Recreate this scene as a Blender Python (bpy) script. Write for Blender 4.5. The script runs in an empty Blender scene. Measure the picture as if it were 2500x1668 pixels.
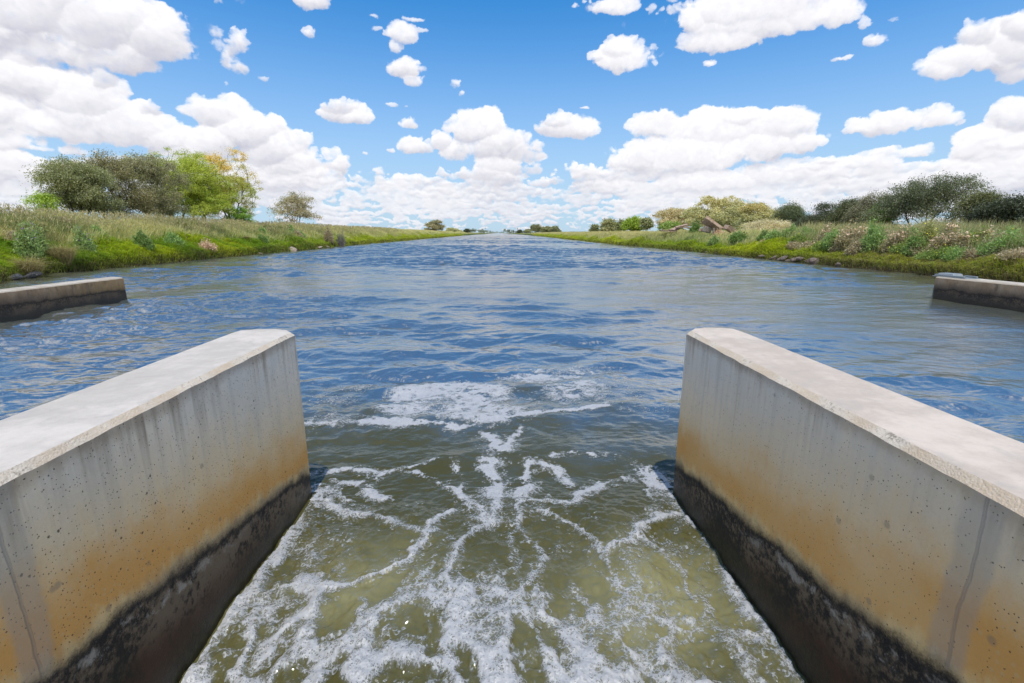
import bpy, math, random
import numpy as np
from mathutils import Vector, Matrix

# ======================================================================
# CAMERA, SKY, SUN, EXPOSURE
# ======================================================================
scene = bpy.context.scene
COL = scene.collection
F_PX, PITCH, YAW, EYE = 1147.0, math.atan(265 / 1147.0), math.radians(1.606), 2.2
cam_data = bpy.data.cameras.new("camera")
cam_data.sensor_width = 36.0
cam_data.lens = 36.0 * F_PX / 2500.0
cam_data.clip_start = 0.05
cam_data.clip_end = 20000
cam = bpy.data.objects.new("camera", cam_data)
COL.objects.link(cam)
cam.location = (0, 0, EYE)
cam.rotation_euler = (math.radians(90) - PITCH, 0, -YAW)
scene.camera = cam

SUN_EL, SUN_AZ = math.radians(71), math.radians(177)      # azimuth clockwise from +Y: behind the viewer
SUN_STRENGTH, SKY_STRENGTH, EXPOSURE = 2.7, 0.15, 0.68
sun_data = bpy.data.lights.new("sun", 'SUN')
sun_data.energy = SUN_STRENGTH
sun_data.angle = math.radians(0.6)
sun_data.color = (1.0, 0.95, 0.88)
sun = bpy.data.objects.new("sun", sun_data)
COL.objects.link(sun)
sd = Vector((math.sin(SUN_AZ) * math.cos(SUN_EL), math.cos(SUN_AZ) * math.cos(SUN_EL), math.sin(SUN_EL)))
sun.rotation_euler = (-sd).to_track_quat('-Z', 'Y').to_euler()
sun.location = (0, -20, 30)

vs = scene.view_settings
vs.view_transform = 'Standard'
vs.look = 'None'
vs.gamma = 1
vs.use_curve_mapping = False
vs.exposure = EXPOSURE
scene.cycles.max_bounces = 6
scene.cycles.transparent_max_bounces = 12
scene.cycles.use_denoising = True

def px_ray(px, py):
    """direction of a picture point (2500 x 1668) in the world"""
    x = (px - 1250) / F_PX; z = -(py - 834) / F_PX
    y2 = math.cos(PITCH) + z * math.sin(PITCH); z2 = -math.sin(PITCH) + z * math.cos(PITCH)
    return (x * math.cos(YAW) + y2 * math.sin(YAW), -x * math.sin(YAW) + y2 * math.cos(YAW), z2)
def at_z(px, py, z=0.0):
    r = px_ray(px, py); t = (z - EYE) / r[2]; return (r[0] * t, r[1] * t, z)
def at_x(px, py, x):
    r = px_ray(px, py); t = x / r[0]; return (x, r[1] * t, EYE + r[2] * t)

# ---- node helpers -----------------------------------------------------
class NT:
    def __init__(s, tree): s.t = tree; s.n = tree.nodes; s.l = tree.links
    def new(s, typ, **kw):
        n = s.n.new(typ)
        for k, v in kw.items(): setattr(n, k, v)
        return n
    def put(s, sock, v):
        if isinstance(v, X): s.l.new(v.s, sock)
        elif isinstance(v, bpy.types.NodeSocket): s.l.new(v, sock)
        elif isinstance(v, (tuple, list)) and len(v) == 3 and sock.type == 'RGBA': sock.default_value = (*v, 1)
        else: sock.default_value = v
    def math(s, op, a, b=0.0, c=None, clamp=False):
        n = s.new('ShaderNodeMath', operation=op); n.use_clamp = clamp
        s.put(n.inputs[0], a); s.put(n.inputs[1], b)
        if c is not None: s.put(n.inputs[2], c)
        return X(s, n.outputs[0])
    def step(s, x, a, b, lo=0.0, hi=1.0):
        n = s.new('ShaderNodeMapRange', interpolation_type='SMOOTHSTEP')
        for k, v in zip((0, 1, 2, 3, 4), (x, a, b, lo, hi)): s.put(n.inputs[k], v)
        return X(s, n.outputs[0])
    def mix(s, f, a, b, mode='MIX'):
        n = s.new('ShaderNodeMix', data_type='RGBA', blend_type=mode)
        s.put(n.inputs[0], f); s.put(n.inputs[6], a); s.put(n.inputs[7], b)
        return X(s, n.outputs[2])
    def mapping(s, vec, scale=(1, 1, 1), loc=(0, 0, 0)):
        n = s.new('ShaderNodeMapping'); s.put(n.inputs[0], vec)
        n.inputs['Scale'].default_value = scale; n.inputs['Location'].default_value = loc
        return X(s, n.outputs[0])
    def noise(s, vec, scale, detail=4, rough=.55, dist=0.0):
        n = s.new('ShaderNodeTexNoise'); s.put(n.inputs['Vector'], vec)
        n.inputs['Scale'].default_value = scale; n.inputs['Detail'].default_value = detail
        n.inputs['Roughness'].default_value = rough; n.inputs['Distortion'].default_value = dist
        return X(s, n.outputs[0])
    def vor(s, vec, scale, feature='F1', out='Distance', rnd=1.0):
        n = s.new('ShaderNodeTexVoronoi', feature=feature); s.put(n.inputs['Vector'], vec)
        n.inputs['Scale'].default_value = scale; n.inputs['Randomness'].default_value = rnd
        return X(s, n.outputs[out])
    def coord(s, kind='Object'):
        return X(s, s.new('ShaderNodeTexCoord').outputs[kind])
    def xyz(s, v):
        n = s.new('ShaderNodeSeparateXYZ'); s.put(n.inputs[0], v)
        return [X(s, o) for o in n.outputs]
    def comb(s, x, y, z):
        n = s.new('ShaderNodeCombineXYZ')
        for i, v in enumerate((x, y, z)): s.put(n.inputs[i], v)
        return X(s, n.outputs[0])
    def attr(s, name, out='Fac'):
        return X(s, s.new('ShaderNodeAttribute', attribute_name=name).outputs[out])
    def bump(s, h, strength=.5, dist=.01, normal=None):
        n = s.new('ShaderNodeBump'); n.inputs['Strength'].default_value = strength
        n.inputs['Distance'].default_value = dist; s.put(n.inputs['Height'], h)
        if normal is not None: s.put(n.inputs['Normal'], normal)
        return X(s, n.outputs[0])
class X:
    def __init__(s, t, sock): s.t = t; s.s = sock
    def __add__(s, o): return s.t.math('ADD', s, o)
    def __radd__(s, o): return s.t.math('ADD', o, s)
    def __sub__(s, o): return s.t.math('SUBTRACT', s, o)
    def __rsub__(s, o): return s.t.math('SUBTRACT', o, s)
    def __mul__(s, o): return s.t.math('MULTIPLY', s, o)
    def __rmul__(s, o): return s.t.math('MULTIPLY', o, s)
    def __truediv__(s, o): return s.t.math('DIVIDE', s, o)
    def min(s, o): return s.t.math('MINIMUM', s, o)
    def max(s, o): return s.t.math('MAXIMUM', s, o)
    def abs(s): return s.t.math('ABSOLUTE', s)
    def clamp(s): return s.t.math('ADD', s, 0.0, clamp=True)

# ---- CLOUDS ------------------------------------------------------------
def spec_noise(shape, beta, seed):
    """periodic power-law noise, zero mean, unit deviation"""
    g = np.random.default_rng(seed)
    n = g.standard_normal(shape).astype(np.float32)
    F = np.fft.rfftn(n)
    ks = [np.fft.fftfreq(s) * s for s in shape[:-1]] + [np.fft.rfftfreq(shape[-1]) * shape[-1]]
    k2 = sum(np.reshape(k * k, [-1 if i == j else 1 for j in range(len(shape))]) for i, k in enumerate(ks))
    k2[(0,) * len(shape)] = 1.0
    F *= k2 ** (-beta / 4.0)
    F[(0,) * len(shape)] = 0
    n = np.fft.irfftn(F, s=shape, axes=tuple(range(len(shape)))).astype(np.float32)
    return n / n.std()

CLOUDS = """60 20 170 100;220 60 180 95;380 95 120 75;475 135 76 48;545 105 32 42;548 158 28 26;515 140 30 40;0 90 120 50;120 120 120 50;260 140 120 40
60 195 140 70;180 230 110 75;110 290 200 50;300 295 100 55;390 325 80 35;0 260 120 60;345 250 34 16;230 180 30 40
500 262 78 50;560 310 90 60;620 350 100 55;700 380 85 42;770 380 44 38;480 330 90 50;640 405 150 32;440 345 100 36
-20 372 120 45;70 400 70 25;-10 330 60 22
545 0 58 28;712 0 42 26;708 75 12 15;597 180 20 9;858 36 16 8;515 192 9 9
918 78 42 26;905 108 16 20;970 72 36 9;860 66 20 9;950 45 30 7
932 160 40 28;968 163 34 16;960 190 30 16
1040 193 20 14;1060 214 12 8;900 240 15 7;930 246 8 5
790 262 66 32;780 245 38 22;820 275 40 20
938 285 26 20;836 352 10 5;892 347 12 8
1090 300 72 44;1140 340 84 46;1150 385 90 36;1050 350 50 36;960 340 44 24;1110 280 34 30;1190 355 52 46;1120 400 110 26;1020 330 40 30
1297 296 74 30;1280 278 38 22;1330 300 40 22;1340 252 14 5
1500 290 66 32;1640 300 115 42;1780 290 90 38;1600 352 190 42;1470 375 80 32;1740 335 130 40;1850 330 40 24;1700 270 60 22
1885 392 66 28;1790 402 80 26;1640 418 120 22;1330 398 62 26;1400 425 90 20;1540 420 60 16
1700 25 240 55;1650 88 100 36;1400 18 84 22;1860 40 110 46;1750 60 130 40;1580 50 40 30
1447 130 70 42;1362 130 18 10;1420 110 40 22;1470 150 40 22
2016 92 32 18;1985 55 14 16;2055 48 30 7;1928 135 24 6;1628 145 14 9
2200 145 130 46;2310 110 100 66;2350 60 50 36;2140 165 76 26;2240 80 60 36;2350 170 60 26
2040 285 95 34;2150 275 60 34;2280 330 100 50;2330 270 60 46;2250 400 100 44;2340 380 80 60;2010 375 66 22;2080 418 90 18;1965 300 36 12"""

def make_clouds(px_to_ray):
    """two channels, lit amount and cover, of the cumulus field over the whole upper sky (azimuth x elevation)"""
    rng = np.random.default_rng(11)
    W, Hh = 4096, 1024
    ppd = W / 360.0
    def azel(px, py):
        r = px_to_ray(px * SC, py * SC)
        return (math.degrees(math.atan2(r[0], r[1])), math.degrees(math.atan2(r[2], math.hypot(r[0], r[1]))))
    SC = 2500 / 2350.0
    E = []
    for line in CLOUDS.split("\n"):
        for e in line.split(";"):
            x, y, rx, ry = map(float, e.split())
            a, l = azel(x, y); a2, l2 = azel(x + rx * .3, y); a3, l3 = azel(x, y - ry * .3)
            E.append((a, l, math.hypot(a2 - a, l2 - l) / .3, abs(l3 - l) / .3, math.degrees(math.atan2(l2 - l, a2 - a))))
    # far cumulus, rank behind rank, thinning to the horizon
    for i in range(2700):
        u = rng.random()
        l = .3 + 9.0 * u ** 1.1
        if l > 3.6 and rng.random() < (l - 3.6) / 3.4: continue
        a = -180 + 360 * rng.random() if i % 3 == 0 else -56 + 112 * rng.random()
        s = .17 + l * .11
        for k in range(3):
            E.append((a + rng.normal() * s * 1.6, l + rng.uniform(-.1, .35) * s, s * rng.uniform(1.0, 2.2), s * rng.uniform(.45, .85), 0))
    # the sky the picture does not show, but the water mirrors
    for i in range(430):
        l = 9 + 80 * rng.random() ** 1.3; a = -180 + 360 * rng.random()
        if abs(a) < 72 and l < 43 or (l > 34 and rng.random() < .86): continue
        s = rng.uniform(2.5, 8.0)
        for k in range(4):
            E.append((a + rng.normal() * s * 1.2 / max(.3, math.cos(math.radians(l))), l + rng.normal() * s * .4,
                      s * rng.uniform(.7, 1.3) / max(.3, math.cos(math.radians(l))), s * rng.uniform(.35, .6), 0))
    NZ, DZ = 24, 4.0
    out = np.zeros((Hh, W, 2), np.float32)
    N3 = spec_noise((NZ * 2, 256, 256), 3.9, 3)
    F = np.full((NZ, Hh, W), -2.0, np.float16)
    zc = (np.arange(NZ) - NZ / 2 + .5) * DZ
    best = np.full((Hh, W), -9.0, np.float32); part = np.ones((Hh, W), np.float32)   # which heap a point belongs to, and how high in it
    def splat(cx, cy, rx, ry, rz, cut=None, sc=1.0):
        x0, x1 = int(cx - rx * 1.5), int(cx + rx * 1.5) + 2
        y0, y1 = max(0, int(cy - ry * 1.5)), min(Hh, int(cy + ry * 1.5) + 2)
        if y1 <= y0: return
        xs = np.arange(x0, x1); ys = np.arange(y0, y1)
        dy = (ys - cy) / ry
        if cut: dy = np.where(dy < 0, dy * cut, dy)      # flatter underside
        d = ((xs - cx) / rx)[None, None, :] ** 2 + dy[None, :, None] ** 2 + (zc / rz)[:, None, None] ** 2
        f = (sc * (1 - d)).astype(np.float16)
        xi = xs % W
        if x0 >= 0 and x1 <= W:
            v = F[:, y0:y1, x0:x1]; np.maximum(v, f, out=v)
        else:
            F[:, y0:y1, xi] = np.maximum(F[:, y0:y1, xi], f)
    for a, l, rx, ry, rot in E:
        cx = (a + 180) * ppd; cy = l * ppd; rx *= ppd; ry *= ppd
        rz = min(40, max(6, min(rx, ry * 1.2)))
        splat(cx, cy, rx * 1.08, ry * 1.10, rz, 1.3, .8)
        xs = np.arange(int(cx - rx * 1.4), int(cx + rx * 1.4) + 2); ys = np.arange(max(0, int(cy - ry * 1.6)), min(Hh, int(cy + ry * 1.5) + 2))
        if len(ys) < 2: continue
        hh = (ys[:, None] - cy - (xs[None] - cx) * math.tan(math.radians(rot)) * (abs(rot) < 40)) / ry
        q = 1 - ((xs - cx) / rx)[None] ** 2 - hh ** 2 + .35 * rng.random() - (.5 if ry > 12 else 0)
        ix = np.ix_(ys, xs % W); bb = best[ix]; w_ = q > bb
        best[ix] = np.where(w_, q, bb); part[ix] = np.where(w_, np.broadcast_to(hh, q.shape), part[ix])
        if ry < 3: continue
        t0 = math.radians(rot)
        n = int(6 + min(54, rx * ry / 22))
        for k in range(n):
            t = rng.uniform(-.35, math.pi + .35); q = rng.uniform(.55, .98)
            ex, ey = math.cos(t) * rx * q, math.sin(t) * ry * q * .9
            r = min(rx, ry) * (.10 + .34 * rng.random() ** 2) + 1.2
            px, py = cx + ex * math.cos(t0), cy + ey + ex * math.sin(t0)
            splat(px, py, r * rng.uniform(1, 1.4), r, min(r, 24), 1.2)
    ys = np.arange(Hh); el = ys / ppd
    vy = (46 * np.log((el + 2.0))).astype(np.float32) * 2.2      # noise squeezes towards the horizon
    dens = np.empty((NZ, Hh, W), np.float16)
    rowi = vy.astype(int) % 256; rowf = (vy % 1)[:, None]
    rowk = (ys * 1.0).astype(int) % 256
    N2 = spec_noise((512, 1024), 3.0, 8); N2 = np.tile(N2, (2, 4))
    for z in range(NZ):
        s1 = N3[z % (NZ * 2)]
        n1 = s1[rowi] * (1 - rowf) + s1[(rowi + 1) % 256] * rowf
        n1 = np.tile(n1, (1, W // 256))
        n2 = np.roll(N3[(z * 2 + 7) % (NZ * 2)][rowk][:, (np.arange(W) * 2) % 256], 31, 1)
        dens[z] = F[z] + .36 * n1 + .17 * n2 + .14 * N2[:Hh] - .10
    np.clip(dens * 3.0, 0, 1, out=dens)
    # light comes from above and from the viewer's side: sweep rows downwards
    tau = np.zeros((NZ, W), np.float32); lit = np.empty((Hh, W), np.float32)
    alpha = np.empty((Hh, W), np.float32)
    for y in range(Hh - 1, -1, -1):
        d = dens[:, y].astype(np.float32)
        t2 = tau.copy(); t2[1:] = .55 * tau[1:] + .45 * tau[:-1]; t2[0] = .55 * tau[0]
        t2 = .92 * t2 + .04 * np.roll(t2, 1, 1) + .04 * np.roll(t2, -1, 1)
        tau = np.where(d > .02, t2 * .997, t2 * .93) + d * .13 * (1 + 8 / (el[y] + 2.0))
        L = .55 * np.exp(-tau * .8) + .45 * np.exp(-tau * .16)
        T = np.ones(W, np.float32); acc = np.zeros(W, np.float32)
        for z in range(NZ):                       # z = 0 is nearest the viewer
            a = 1 - np.exp(-d[z] * .42 * (1 + 7 / (el[y] + 2.0)))
            acc += T * a * L[z]; T *= 1 - a
        alpha[y] = 1 - T; lit[y] = acc / np.maximum(1 - T, 1e-3)
    f = np.clip((part + 1.0 + .25 * N2[:Hh]) / 1.3, 0, 1); f = f * f * (3 - 2 * f)
    for _ in range(2): f[1:-1, 1:-1] = (f[1:-1, 1:-1] * 2 + f[:-2, 1:-1] + f[2:, 1:-1] + f[1:-1, :-2] + f[1:-1, 2:]) / 6
    lit *= .48 + .52 * f
    out[..., 0] = lit; out[..., 1] = alpha
    return out

world = bpy.data.worlds.new("World")
scene.world = world
world.use_nodes = True
def build_world():
    c = make_clouds(px_ray)
    Hh, W = c.shape[:2]
    img = bpy.data.images.new("cumulus_field", W, Hh, alpha=False, float_buffer=False)
    img.colorspace_settings.name = 'Non-Color'
    buf = np.ones((Hh, W, 4), np.float32)
    buf[..., 0] = c[..., 0]; buf[..., 1] = c[..., 1]; buf[..., 2] = 0
    img.pixels.foreach_set(np.clip(buf, 0, 1).ravel())
    img.update(); img.pack()
    t = NT(world.node_tree)
    t.n.clear()
    out = t.new('ShaderNodeOutputWorld'); bg = t.new('ShaderNodeBackground')
    t.l.new(bg.outputs[0], out.inputs[0])
    bg.inputs['Strength'].default_value = SKY_STRENGTH
    sky = t.new('ShaderNodeTexSky', sky_type='NISHITA')
    sky.sun_disc = False
    sky.sun_elevation = SUN_EL
    sky.sun_rotation = SUN_AZ
    sky.altitude = 100; sky.air_density = 1.0; sky.dust_density = 0.6; sky.ozone_density = 2.2
    g = t.coord('Generated')
    x, y, z = t.xyz(g)
    az = t.math('ARCTAN2', x, y)                       # 0 at +Y, clockwise
    hyp = t.math('SQRT', x * x + y * y)
    el = t.math('ARCTAN2', z, hyp)
    u = az / (2 * math.pi) + .5
    v = el / (math.pi / 2)
    # small eddies eat into the cloud rims
    e1 = t.noise(t.comb(az * 30.0, el * 38.0, 0.0), 1.0, 5, .62) - .5
    e2 = t.noise(t.comb(az * 30.0, el * 38.0, 7.3), 1.0, 5, .62) - .5
    im = t.new('ShaderNodeTexImage'); im.image = img; im.extension = 'EXTEND'; im.interpolation = 'Cubic'
    t.put(im.inputs[0], t.comb(u + e1 * .0045, (v + e2 * .013).max(.0015), 0.0))
    sp = t.new('ShaderNodeSeparateColor'); t.l.new(im.outputs[0], sp.inputs[0])
    lit, cov = X(t, sp.outputs[0]), X(t, sp.outputs[1])
    det = t.noise(t.comb(az * 60.0, el * 80.0, 0.0), 1.0, 4, .6)
    cov = t.step(cov + (det - .5) * .46 + (t.noise(t.comb(az * 14.0, el * 22.0, 5.0), 1.0, 4, .6) - .5) * .22, .14, 1.05)
    cov = cov * t.step(el, -.002, .004)
    lit = (lit + (det - .5) * .10 + (t.noise(t.comb(az * 9.0, el * 16.0, 3.0), 1.0, 4, .6) - .5) * .22).clamp()
    skyc = t.mix(1.0, X(t, sky.outputs[0]), SKY_TINT, 'MULTIPLY')
    hz = t.step(el, .0, .60, 1.0, 0.0)
    skyc = t.mix(hz * hz * .85, skyc, HORIZON)         # milky air near the horizon
    ccol = t.mix(lit, CLOUD_BASE, CLOUD_TOP)
    ccol = t.mix(t.step(el, .0, .12, .22, 0.0), ccol, HORIZON)
    final = t.mix(cov, skyc, ccol)
    t.put(bg.inputs[0], final)
SKY_TINT = (.07, .49, .77)
HORIZON = (2.45, 2.95, 3.55)
CLOUD_BASE, CLOUD_TOP = (1.95, 1.95, 2.38), (5.0, 4.95, 4.95)
build_world()

# ======================================================================
# HELPERS
# ======================================================================
RNG = np.random.default_rng(5)
def tag(o, label=None, cat=None, group=None, kind=None):
    if label: o['label'] = label
    if cat: o['category'] = cat
    if group: o['group'] = group
    if kind: o['kind'] = kind
    return o
def empty(name, loc, rz=0.0):
    o = bpy.data.objects.new(name, None); COL.objects.link(o)
    o.location = loc; o.rotation_euler = (0, 0, rz); o.empty_display_size = .2
    return o
def mesh(name, V, polys, mats, parent=None, loc=None, smooth=False, col=None, attrs=None, mat_idx=None):
    """polys: list of (n,k) int arrays, k = corners per face"""
    me = bpy.data.meshes.new(name)
    V = np.ascontiguousarray(V, dtype=np.float32).reshape(-1, 3)
    polys = [np.asarray(p, dtype=np.int32) for p in polys if len(p)]
    me.vertices.add(len(V)); me.vertices.foreach_set('co', V.ravel())
    nl = sum(p.size for p in polys); nf = sum(len(p) for p in polys)
    me.loops.add(nl); me.polygons.add(nf)
    me.loops.foreach_set('vertex_index', np.concatenate([p.ravel() for p in polys]))
    tot = np.concatenate([np.full(len(p), p.shape[1], np.int32) for p in polys])
    st = np.concatenate([[0], np.cumsum(tot)[:-1]]).astype(np.int32)
    me.polygons.foreach_set('loop_start', st); me.polygons.foreach_set('loop_total', tot)
    me.polygons.foreach_set('use_smooth', np.full(nf, bool(smooth)))
    for m in (mats if isinstance(mats, (list, tuple)) else [mats]): me.materials.append(m)
    if mat_idx is not None: me.polygons.foreach_set('material_index', np.asarray(mat_idx, np.int32))
    if col is not None:
        a = me.color_attributes.new('Col', 'FLOAT_COLOR', 'POINT')
        c = np.ones((len(V), 4), np.float32); c[:, :3] = col
        a.data.foreach_set('color', c.ravel())
    for k, v in (attrs or {}).items():
        a = me.attributes.new(k, 'FLOAT', 'POINT'); a.data.foreach_set('value', np.asarray(v, np.float32))
    me.update(calc_edges=True); me.validate()
    o = bpy.data.objects.new(name, me); COL.objects.link(o)
    if parent is not None: o.parent = parent
    if loc is not None: o.location = loc
    return o
def material(name):
    m = bpy.data.materials.new(name); m.use_nodes = True
    t = NT(m.node_tree); t.n.clear()
    out = t.new('ShaderNodeOutputMaterial')
    return m, t, out
def principled(t, out, col, rough=.8, normal=None, spec=.4, **kw):
    b = t.new('ShaderNodeBsdfPrincipled')
    t.put(b.inputs['Base Color'], col); t.put(b.inputs['Roughness'], rough)
    t.put(b.inputs['Specular IOR Level'], spec)
    if normal is not None: t.put(b.inputs['Normal'], normal)
    for k, v in kw.items(): t.put(b.inputs[k.replace('_', ' ')], v)
    if out is not None: t.l.new(b.outputs[0], out.inputs[0])
    return b
_N = {}
def fbm(x, y, scale, seed=0, beta=3.0):
    """smooth 2-D noise, about -2..2, features down to scale/40 metres"""
    key = (seed, beta)
    if key not in _N: _N[key] = spec_noise((512, 512), beta, 100 + seed)
    N = _N[key]
    u = np.asarray(x, np.float64) / scale * 64 % 512; v = np.asarray(y, np.float64) / scale * 64 % 512
    i = np.floor(u).astype(int); j = np.floor(v).astype(int); fu = u - i; fv = v - j
    i %= 512; j %= 512; i2 = (i + 1) % 512; j2 = (j + 1) % 512
    return (N[j, i] * (1 - fu) + N[j, i2] * fu) * (1 - fv) + (N[j2, i] * (1 - fu) + N[j2, i2] * fu) * fv
def sstep(x, a, b):
    t = np.clip((np.asarray(x, float) - a) / (b - a), 0, 1); return t * t * (3 - 2 * t)

# ======================================================================
# GROUND: two earth banks along a straight canal
# ======================================================================
LW = np.array([(-60, -19.0), (8, -19.0), (15, -19.8), (21.2, -21.9), (26.5, -24.2), (40, -24.6), (58, -25.4), (86, -26.9), (116, -26.9), (300, -29.4), (532, -30.3), (6000, -36)])
RW = np.array([(-60, 21.5), (10, 22.2), (24, 22.9), (34, 23.2), (57, 23.7), (90, 22.8), (155, 24.3), (442, 30.5), (885, 32), (6000, 36)])
def left_edge(y): return np.interp(y, LW[:, 0], LW[:, 1]) + .22 * fbm(y, y * 0, 9, 1) * sstep(y, 15, 25) + .12 * fbm(y, y * 0, 2.2, 2)
def right_edge(y): return np.interp(y, RW[:, 0], RW[:, 1]) + .22 * fbm(y, y * 0 + 50, 9, 1) + .12 * fbm(y, y * 0 + 50, 2.2, 2)
def ground_z(x, y):
    x = np.asarray(x, float); y = np.asarray(y, float)
    dl = left_edge(y) - x; dr = x - right_edge(y)
    pl = np.interp(dl, [-30, -2.5, -.4, 0, .35, 1.2, 2.6, 5.0, 7.0, 9.5, 20, 60], [-2, -2, -.4, -.05, .42, .85, 1.5, 2.45, 2.75, 2.72, 1.7, 1.5])
    pr = np.interp(dr, [-30, -2.5, -.4, 0, .3, 1.2, 2.6, 4.6, 7.0, 11, 20, 60], [-2, -2, -.4, -.05, .32, .72, 1.15, 1.6, 1.75, 1.7, 1.3, 1.3])
    z = np.maximum(pl, pr)
    land = sstep(np.maximum(dl, dr), .2, 2.0)
    z = z + land * (.10 * fbm(x, y, 5, 3) + .035 * fbm(x, y, 1.2, 4))
    z = z + .24 * np.clip(fbm(x, y, 2.6, 6), -1.5, 1.5) * sstep(np.maximum(dl, dr), .3, .9) * (1 - sstep(np.maximum(dl, dr), 2.6, 4.0))
    return z
def build_ground():
    ys = [-60.0]
    while ys[-1] < 9000: ys.append(ys[-1] + max(.45, .012 * abs(ys[-1]) * (1 if ys[-1] > 0 else .5)))
    ys = np.array(ys)
    off = np.concatenate([np.array([9000, 4000, 1500, 600, 250, 120, 80, 60, 45, 35, 28, 22, 18, 15]), np.arange(13, -.01, -.28)])
    inner = np.linspace(.35, 45, 14)
    X_, Y_ = [], []
    le, re_ = left_edge(ys), right_edge(ys)
    rows = []
    for j, y in enumerate(ys):
        a = le[j] - off; b = re_[j] + off[::-1]
        mid = le[j] + (re_[j] - le[j]) * np.linspace(0, 1, 15)[1:-1]
        rows.append(np.concatenate([a, [le[j] + .3], mid, [re_[j] - .3], b]))
    Xg = np.array(rows); Yg = np.repeat(ys[:, None], Xg.shape[1], 1)
    Zg = ground_z(Xg, Yg)
    n, m = Xg.shape
    V = np.stack([Xg, Yg, Zg], -1).reshape(-1, 3)
    i = (np.arange(n - 1)[:, None] * m + np.arange(m - 1)[None]).ravel()
    Q = np.stack([i, i + 1, i + m + 1, i + m], 1)
    m_, t, out = material('earth_and_turf')
    P = t.coord(); px, py, pz = t.xyz(P)
    n1 = t.noise(P, .6, 5); n2 = t.noise(P, 6, 5, .65)
    c = t.mix(t.step(n1 + (n2 - .5) * .4, .4, .62), (.27, .24, .10), (.15, .17, .04))
    c = t.mix(t.step(pz + (n2 - .5) * .5, .9, 1.8), (.055, .085, .010), c)
    c = t.mix(t.step(pz + (n2 - .5) * .35, .08, .36), (.045, .034, .022), c)
    principled(t, out, c, .95, t.bump(n2, .8, .08), .15)
    tag(mesh('ground', V, [Q], m_, smooth=True), 'grassy earth banks and flat plain either side of the canal', 'ground', kind='structure')
build_ground()

# ======================================================================
# WATER AND FOAM
# ======================================================================
S = 2500 / 2350.0
def wp(x, y): return at_z(x * S, y * S)[:2]
WAVES = []
def _waves():
    g = np.random.default_rng(77)
    N = 130
    for k in range(N):
        lam = .14 * (27 ** g.random())                  # 0.14 .. 3.8 m
        th = g.normal() * .36 + (.22 if g.random() < .5 else -.2)
        WAVES.append((lam, th, g.random() * 6.283, (1.15 if .3 < lam < 1.2 else .62)))
_waves()
def water_h(x, y, sp):
    z = np.zeros_like(x)
    gust = np.clip(.9 + .5 * fbm(x, y, 9, 11), .25, 1.8)
    gust2 = np.clip(1 + .55 * fbm(x, y * .6, 3.0, 12), .2, 2.2)
    bank = sstep(np.minimum(x - left_edge(y), right_edge(y) - x), .0, 5.0) * .75 + .25
    wx = x + .22 * fbm(x, y, 2.4, 13); wy = y + .22 * fbm(x, y, 2.4, 14)
    for lam, th, ph, wgt in WAVES:
        k = 2 * math.pi / lam
        a = .128 / math.sqrt(len(WAVES) / 2) * lam / (2 * math.pi) * wgt
        far_gain = 1 + 1.5 * sstep(y, 9, 22) * (lam > .8)
        s = far_gain * np.sin(k * (wx * math.sin(th) + wy * math.cos(th)) + ph)
        w = sstep(lam / sp, 1.8, 3.6) * (gust2 if lam < .7 else 1)
        z += a * w * (s + .25 * np.cos(2 * (k * (wx * math.sin(th) + wy * math.cos(th)) + ph)))
    inb = (1 - sstep(np.abs(x + .05), 1.5, 2.1) ) * (1 - sstep(y, 3.2, 4.6))
    return z * gust * bank * (1 - .55 * inb)
LINES = """26 .9|716,1150 690,1190 640,1290 600,1370 540,1450 470,1540 430,1600
14 .8|720,1168 790,1185 850,1212 900,1240 960,1262
12 .95|1010,1208 965,1258 935,1320 885,1358 800,1398 740,1400 690,1372 650,1400
22 .9|690,1372 715,1400 705,1450 640,1480 600,1540
12 .8|1118,1000 1125,1040 1108,1080 1120,1120 1130,1180 1108,1232 1070,1262 1040,1300 1040,1375 1050,1420
9 .75|960,1095 1000,1120 1030,1155 1070,1190 1110,1220
8 .7|1040,1065 1055,1110 1040,1150 1060,1200
12 .8|1190,1080 1178,1140 1170,1220 1200,1290 1188,1400 1165,1445 1120,1460
10 .75|1210,1200 1280,1230 1345,1300 1400,1370 1470,1430 1560,1470
9 .75|1200,1165 1290,1170 1345,1140 1395,1112 1430,1100
10 .7|1440,1060 1480,1085 1500,1115 1535,1135 1552,1160
22 .9|1545,1150 1600,1230 1680,1340 1740,1440 1830,1560 1870,1620
12 .85|1350,1290 1420,1260 1470,1230 1510,1200 1560,1180
10 .7|1480,1230 1460,1250 1500,1290 1560,1330 1600,1400
8 .55|720,1085 800,1075 900,1088 980,1075 1012,1062
7 .5|760,1170 730,1130 790,1110 860,1118
9 .65|1190,985 1150,1030 1118,1062
7 .5|1250,1060 1330,1050 1400,1045 1450,1062
8 .6|900,1085 860,1130 880,1160
7 .55|1300,1120 1260,1090 1200,1080
12 .95|700,968 800,972 900,966 1000,974 1065,984 1125,972 1180,958 1250,950 1330,940 1405,932
10 .6|1180,1215 1150,1260 1160,1320 1180,1380
9 .6|870,1480 960,1440 1040,1420 1120,1460 1200,1440 1300,1430 1420,1460
9 .6|500,1540 620,1510 760,1500 880,1480
10 .6|1260,1440 1300,1500 1280,1568
10 .6|1040,1430 1080,1500 1040,1568
9 .55|700,1460 690,1520 740,1568"""
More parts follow.
